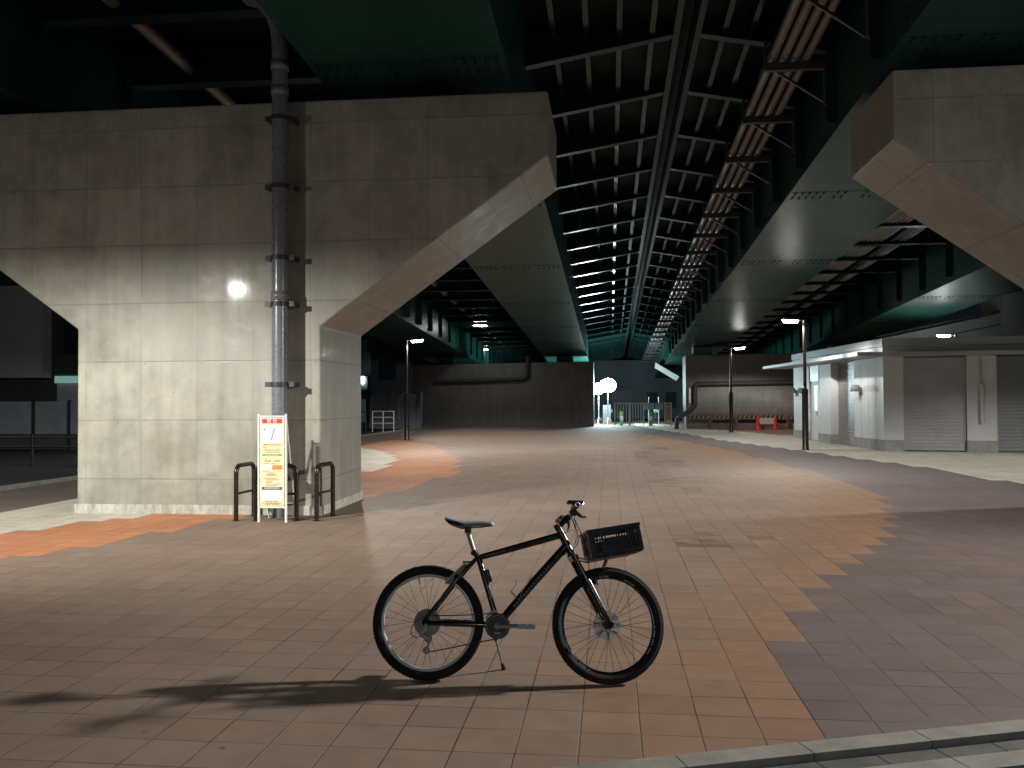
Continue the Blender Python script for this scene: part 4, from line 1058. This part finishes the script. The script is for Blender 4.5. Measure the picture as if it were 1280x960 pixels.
# carrier that holds the crate
cr = MB()
for s in (-1,1):
    cr.tube([A0+Vector((.01,s*.05,.0)), (.93,s*.05,.675), (1.03,s*.05,.695), (1.18,s*.05,.722)], .005, 6)
    cr.tube([Vector((1.015,s*.02,.640)), (1.035,s*.03,.69)], .006, 6)
cr.tube([(1.015,-.02,.640),(1.0,0,.605),(1.015,.02,.640)], .005, 6); cr.tube([(1.10,-.06,.707),(1.10,.06,.707)], .005, 6)
car = cr.xf(MS).build('front_carrier', M['alloy_dull'], bk)
rf = MB(); rf.obox((.995,-.03,.603),(.5,0,1),(0,1,0),(1,0,-.5),.016,.004,.006); rf.xf(MS).build('reflector', M['chrome'], car)
# the crate: open lattice box, fixed on the carrier but a thing of its own
ct_ = thing('plastic_crate', 'dark blue plastic crate with slotted sides mounted over the front wheel of the bicycle', 'crate', (0,0,0))
TILT = R(10)
ct_.matrix_world = bk.matrix_basis if False else Matrix.Translation((-1.05,5.0,0)) @ Matrix.Rotation(R(2),4,'Z') @ Matrix.Rotation(-LEAN,4,'X') @ MS @ Matrix.Translation((.930,0,.690)) @ Matrix.Rotation(-TILT,4,'Y')
Lc, Wc, Hc = .305, .11, .150                                                           # length, half width, height
def crate_side(name, a0, a1, place, slots):
    m = MB()
    def bx(u0,u1,z0,z1,t0=-.003,t1=.003): place(m,u0,u1,z0,z1,t0,t1)
    bx(a0,a1,0,.022); bx(a0,a1,Hc-.024,Hc); bx(a0,a0+.022,.022,Hc-.024); bx(a1-.022,a1,.022,Hc-.024)
    bx(a0,a1,Hc-.010,Hc+.004,-.009,.009)
    L = a1-a0; mid = (a0+a1)/2
    bx(mid-.07,mid+.07,.022,.085)                                                     # solid label panel
    for k in range(int((L-.03)/.016)):                                                # uprights
        u = a0+.026+k*.016
        if u > a1-.03: break
        if mid-.05 < u < mid+.05: bx(u,u+.005,.085,.100)
        else: bx(u,u+.006,.022,Hc-.024)
    bx(a0+.02,a1-.02,.050,.057); bx(a0+.02,a1-.02,.085,.094)
    for u in (a0+.07,a1-.075): bx(u,u+.006,.02,Hc,-.008,.008)
    return m.build(name, M['crate'], ct_)
crate_side('side_wall', 0, Lc, lambda m,u0,u1,z0,z1,t0,t1: m.box(u0,u1,-Wc+t0,-Wc+t1,z0,z1), 1)
crate_side('side_wall', 0, Lc, lambda m,u0,u1,z0,z1,t0,t1: m.box(u0,u1,Wc+t0,Wc+t1,z0,z1), 1)
crate_side('end_wall', -Wc+.004, Wc-.004, lambda m,u0,u1,z0,z1,t0,t1: m.box(t0,t1,u0,u1,z0,z1), 1)
crate_side('end_wall', -Wc+.004, Wc-.004, lambda m,u0,u1,z0,z1,t0,t1: m.box(Lc+t0,Lc+t1,u0,u1,z0,z1), 1)
m = MB()
for k in range(10): x = .01+k*.0305; m.box(x,x+.012,-Wc,Wc,-.006,.002)
for k in range(6): y = -Wc+.01+k*.038; m.box(0,Lc,y,y+.012,-.0075,-.0065)
m.build('base', M['crate'], ct_)

# ------------------------------------------------------------------ night sky, camera, view
w = bpy.data.worlds.new('World'); scene.world = w; w.use_nodes = True
bg = w.node_tree.nodes['Background']; bg.inputs['Color'].default_value = (.45,.6,.75,1); bg.inputs['Strength'].default_value = .008

cam = bpy.data.cameras.new('camera'); co = bpy.data.objects.new('camera', cam); COL.objects.link(co)
cam.sensor_width = 36; cam.lens = 36*1107/1280; cam.clip_end = 2000; cam.clip_start = .05
co.matrix_world = Matrix.Translation((0,0,1.6)) @ Matrix.Rotation(R(6.3),4,'Z') @ Matrix.Rotation(R(90)+math.atan(20/1107),4,'X') @ Matrix.Rotation(R(-.25),4,'Z')
scene.camera = co
scene.view_settings.view_transform = 'Standard'
scene.view_settings.look = 'None'
scene.view_settings.exposure = .22
scene.view_settings.gamma = 1
scene.cycles.max_bounces = 8
scene.cycles.diffuse_bounces = 4
scene.cycles.sample_clamp_indirect = 6
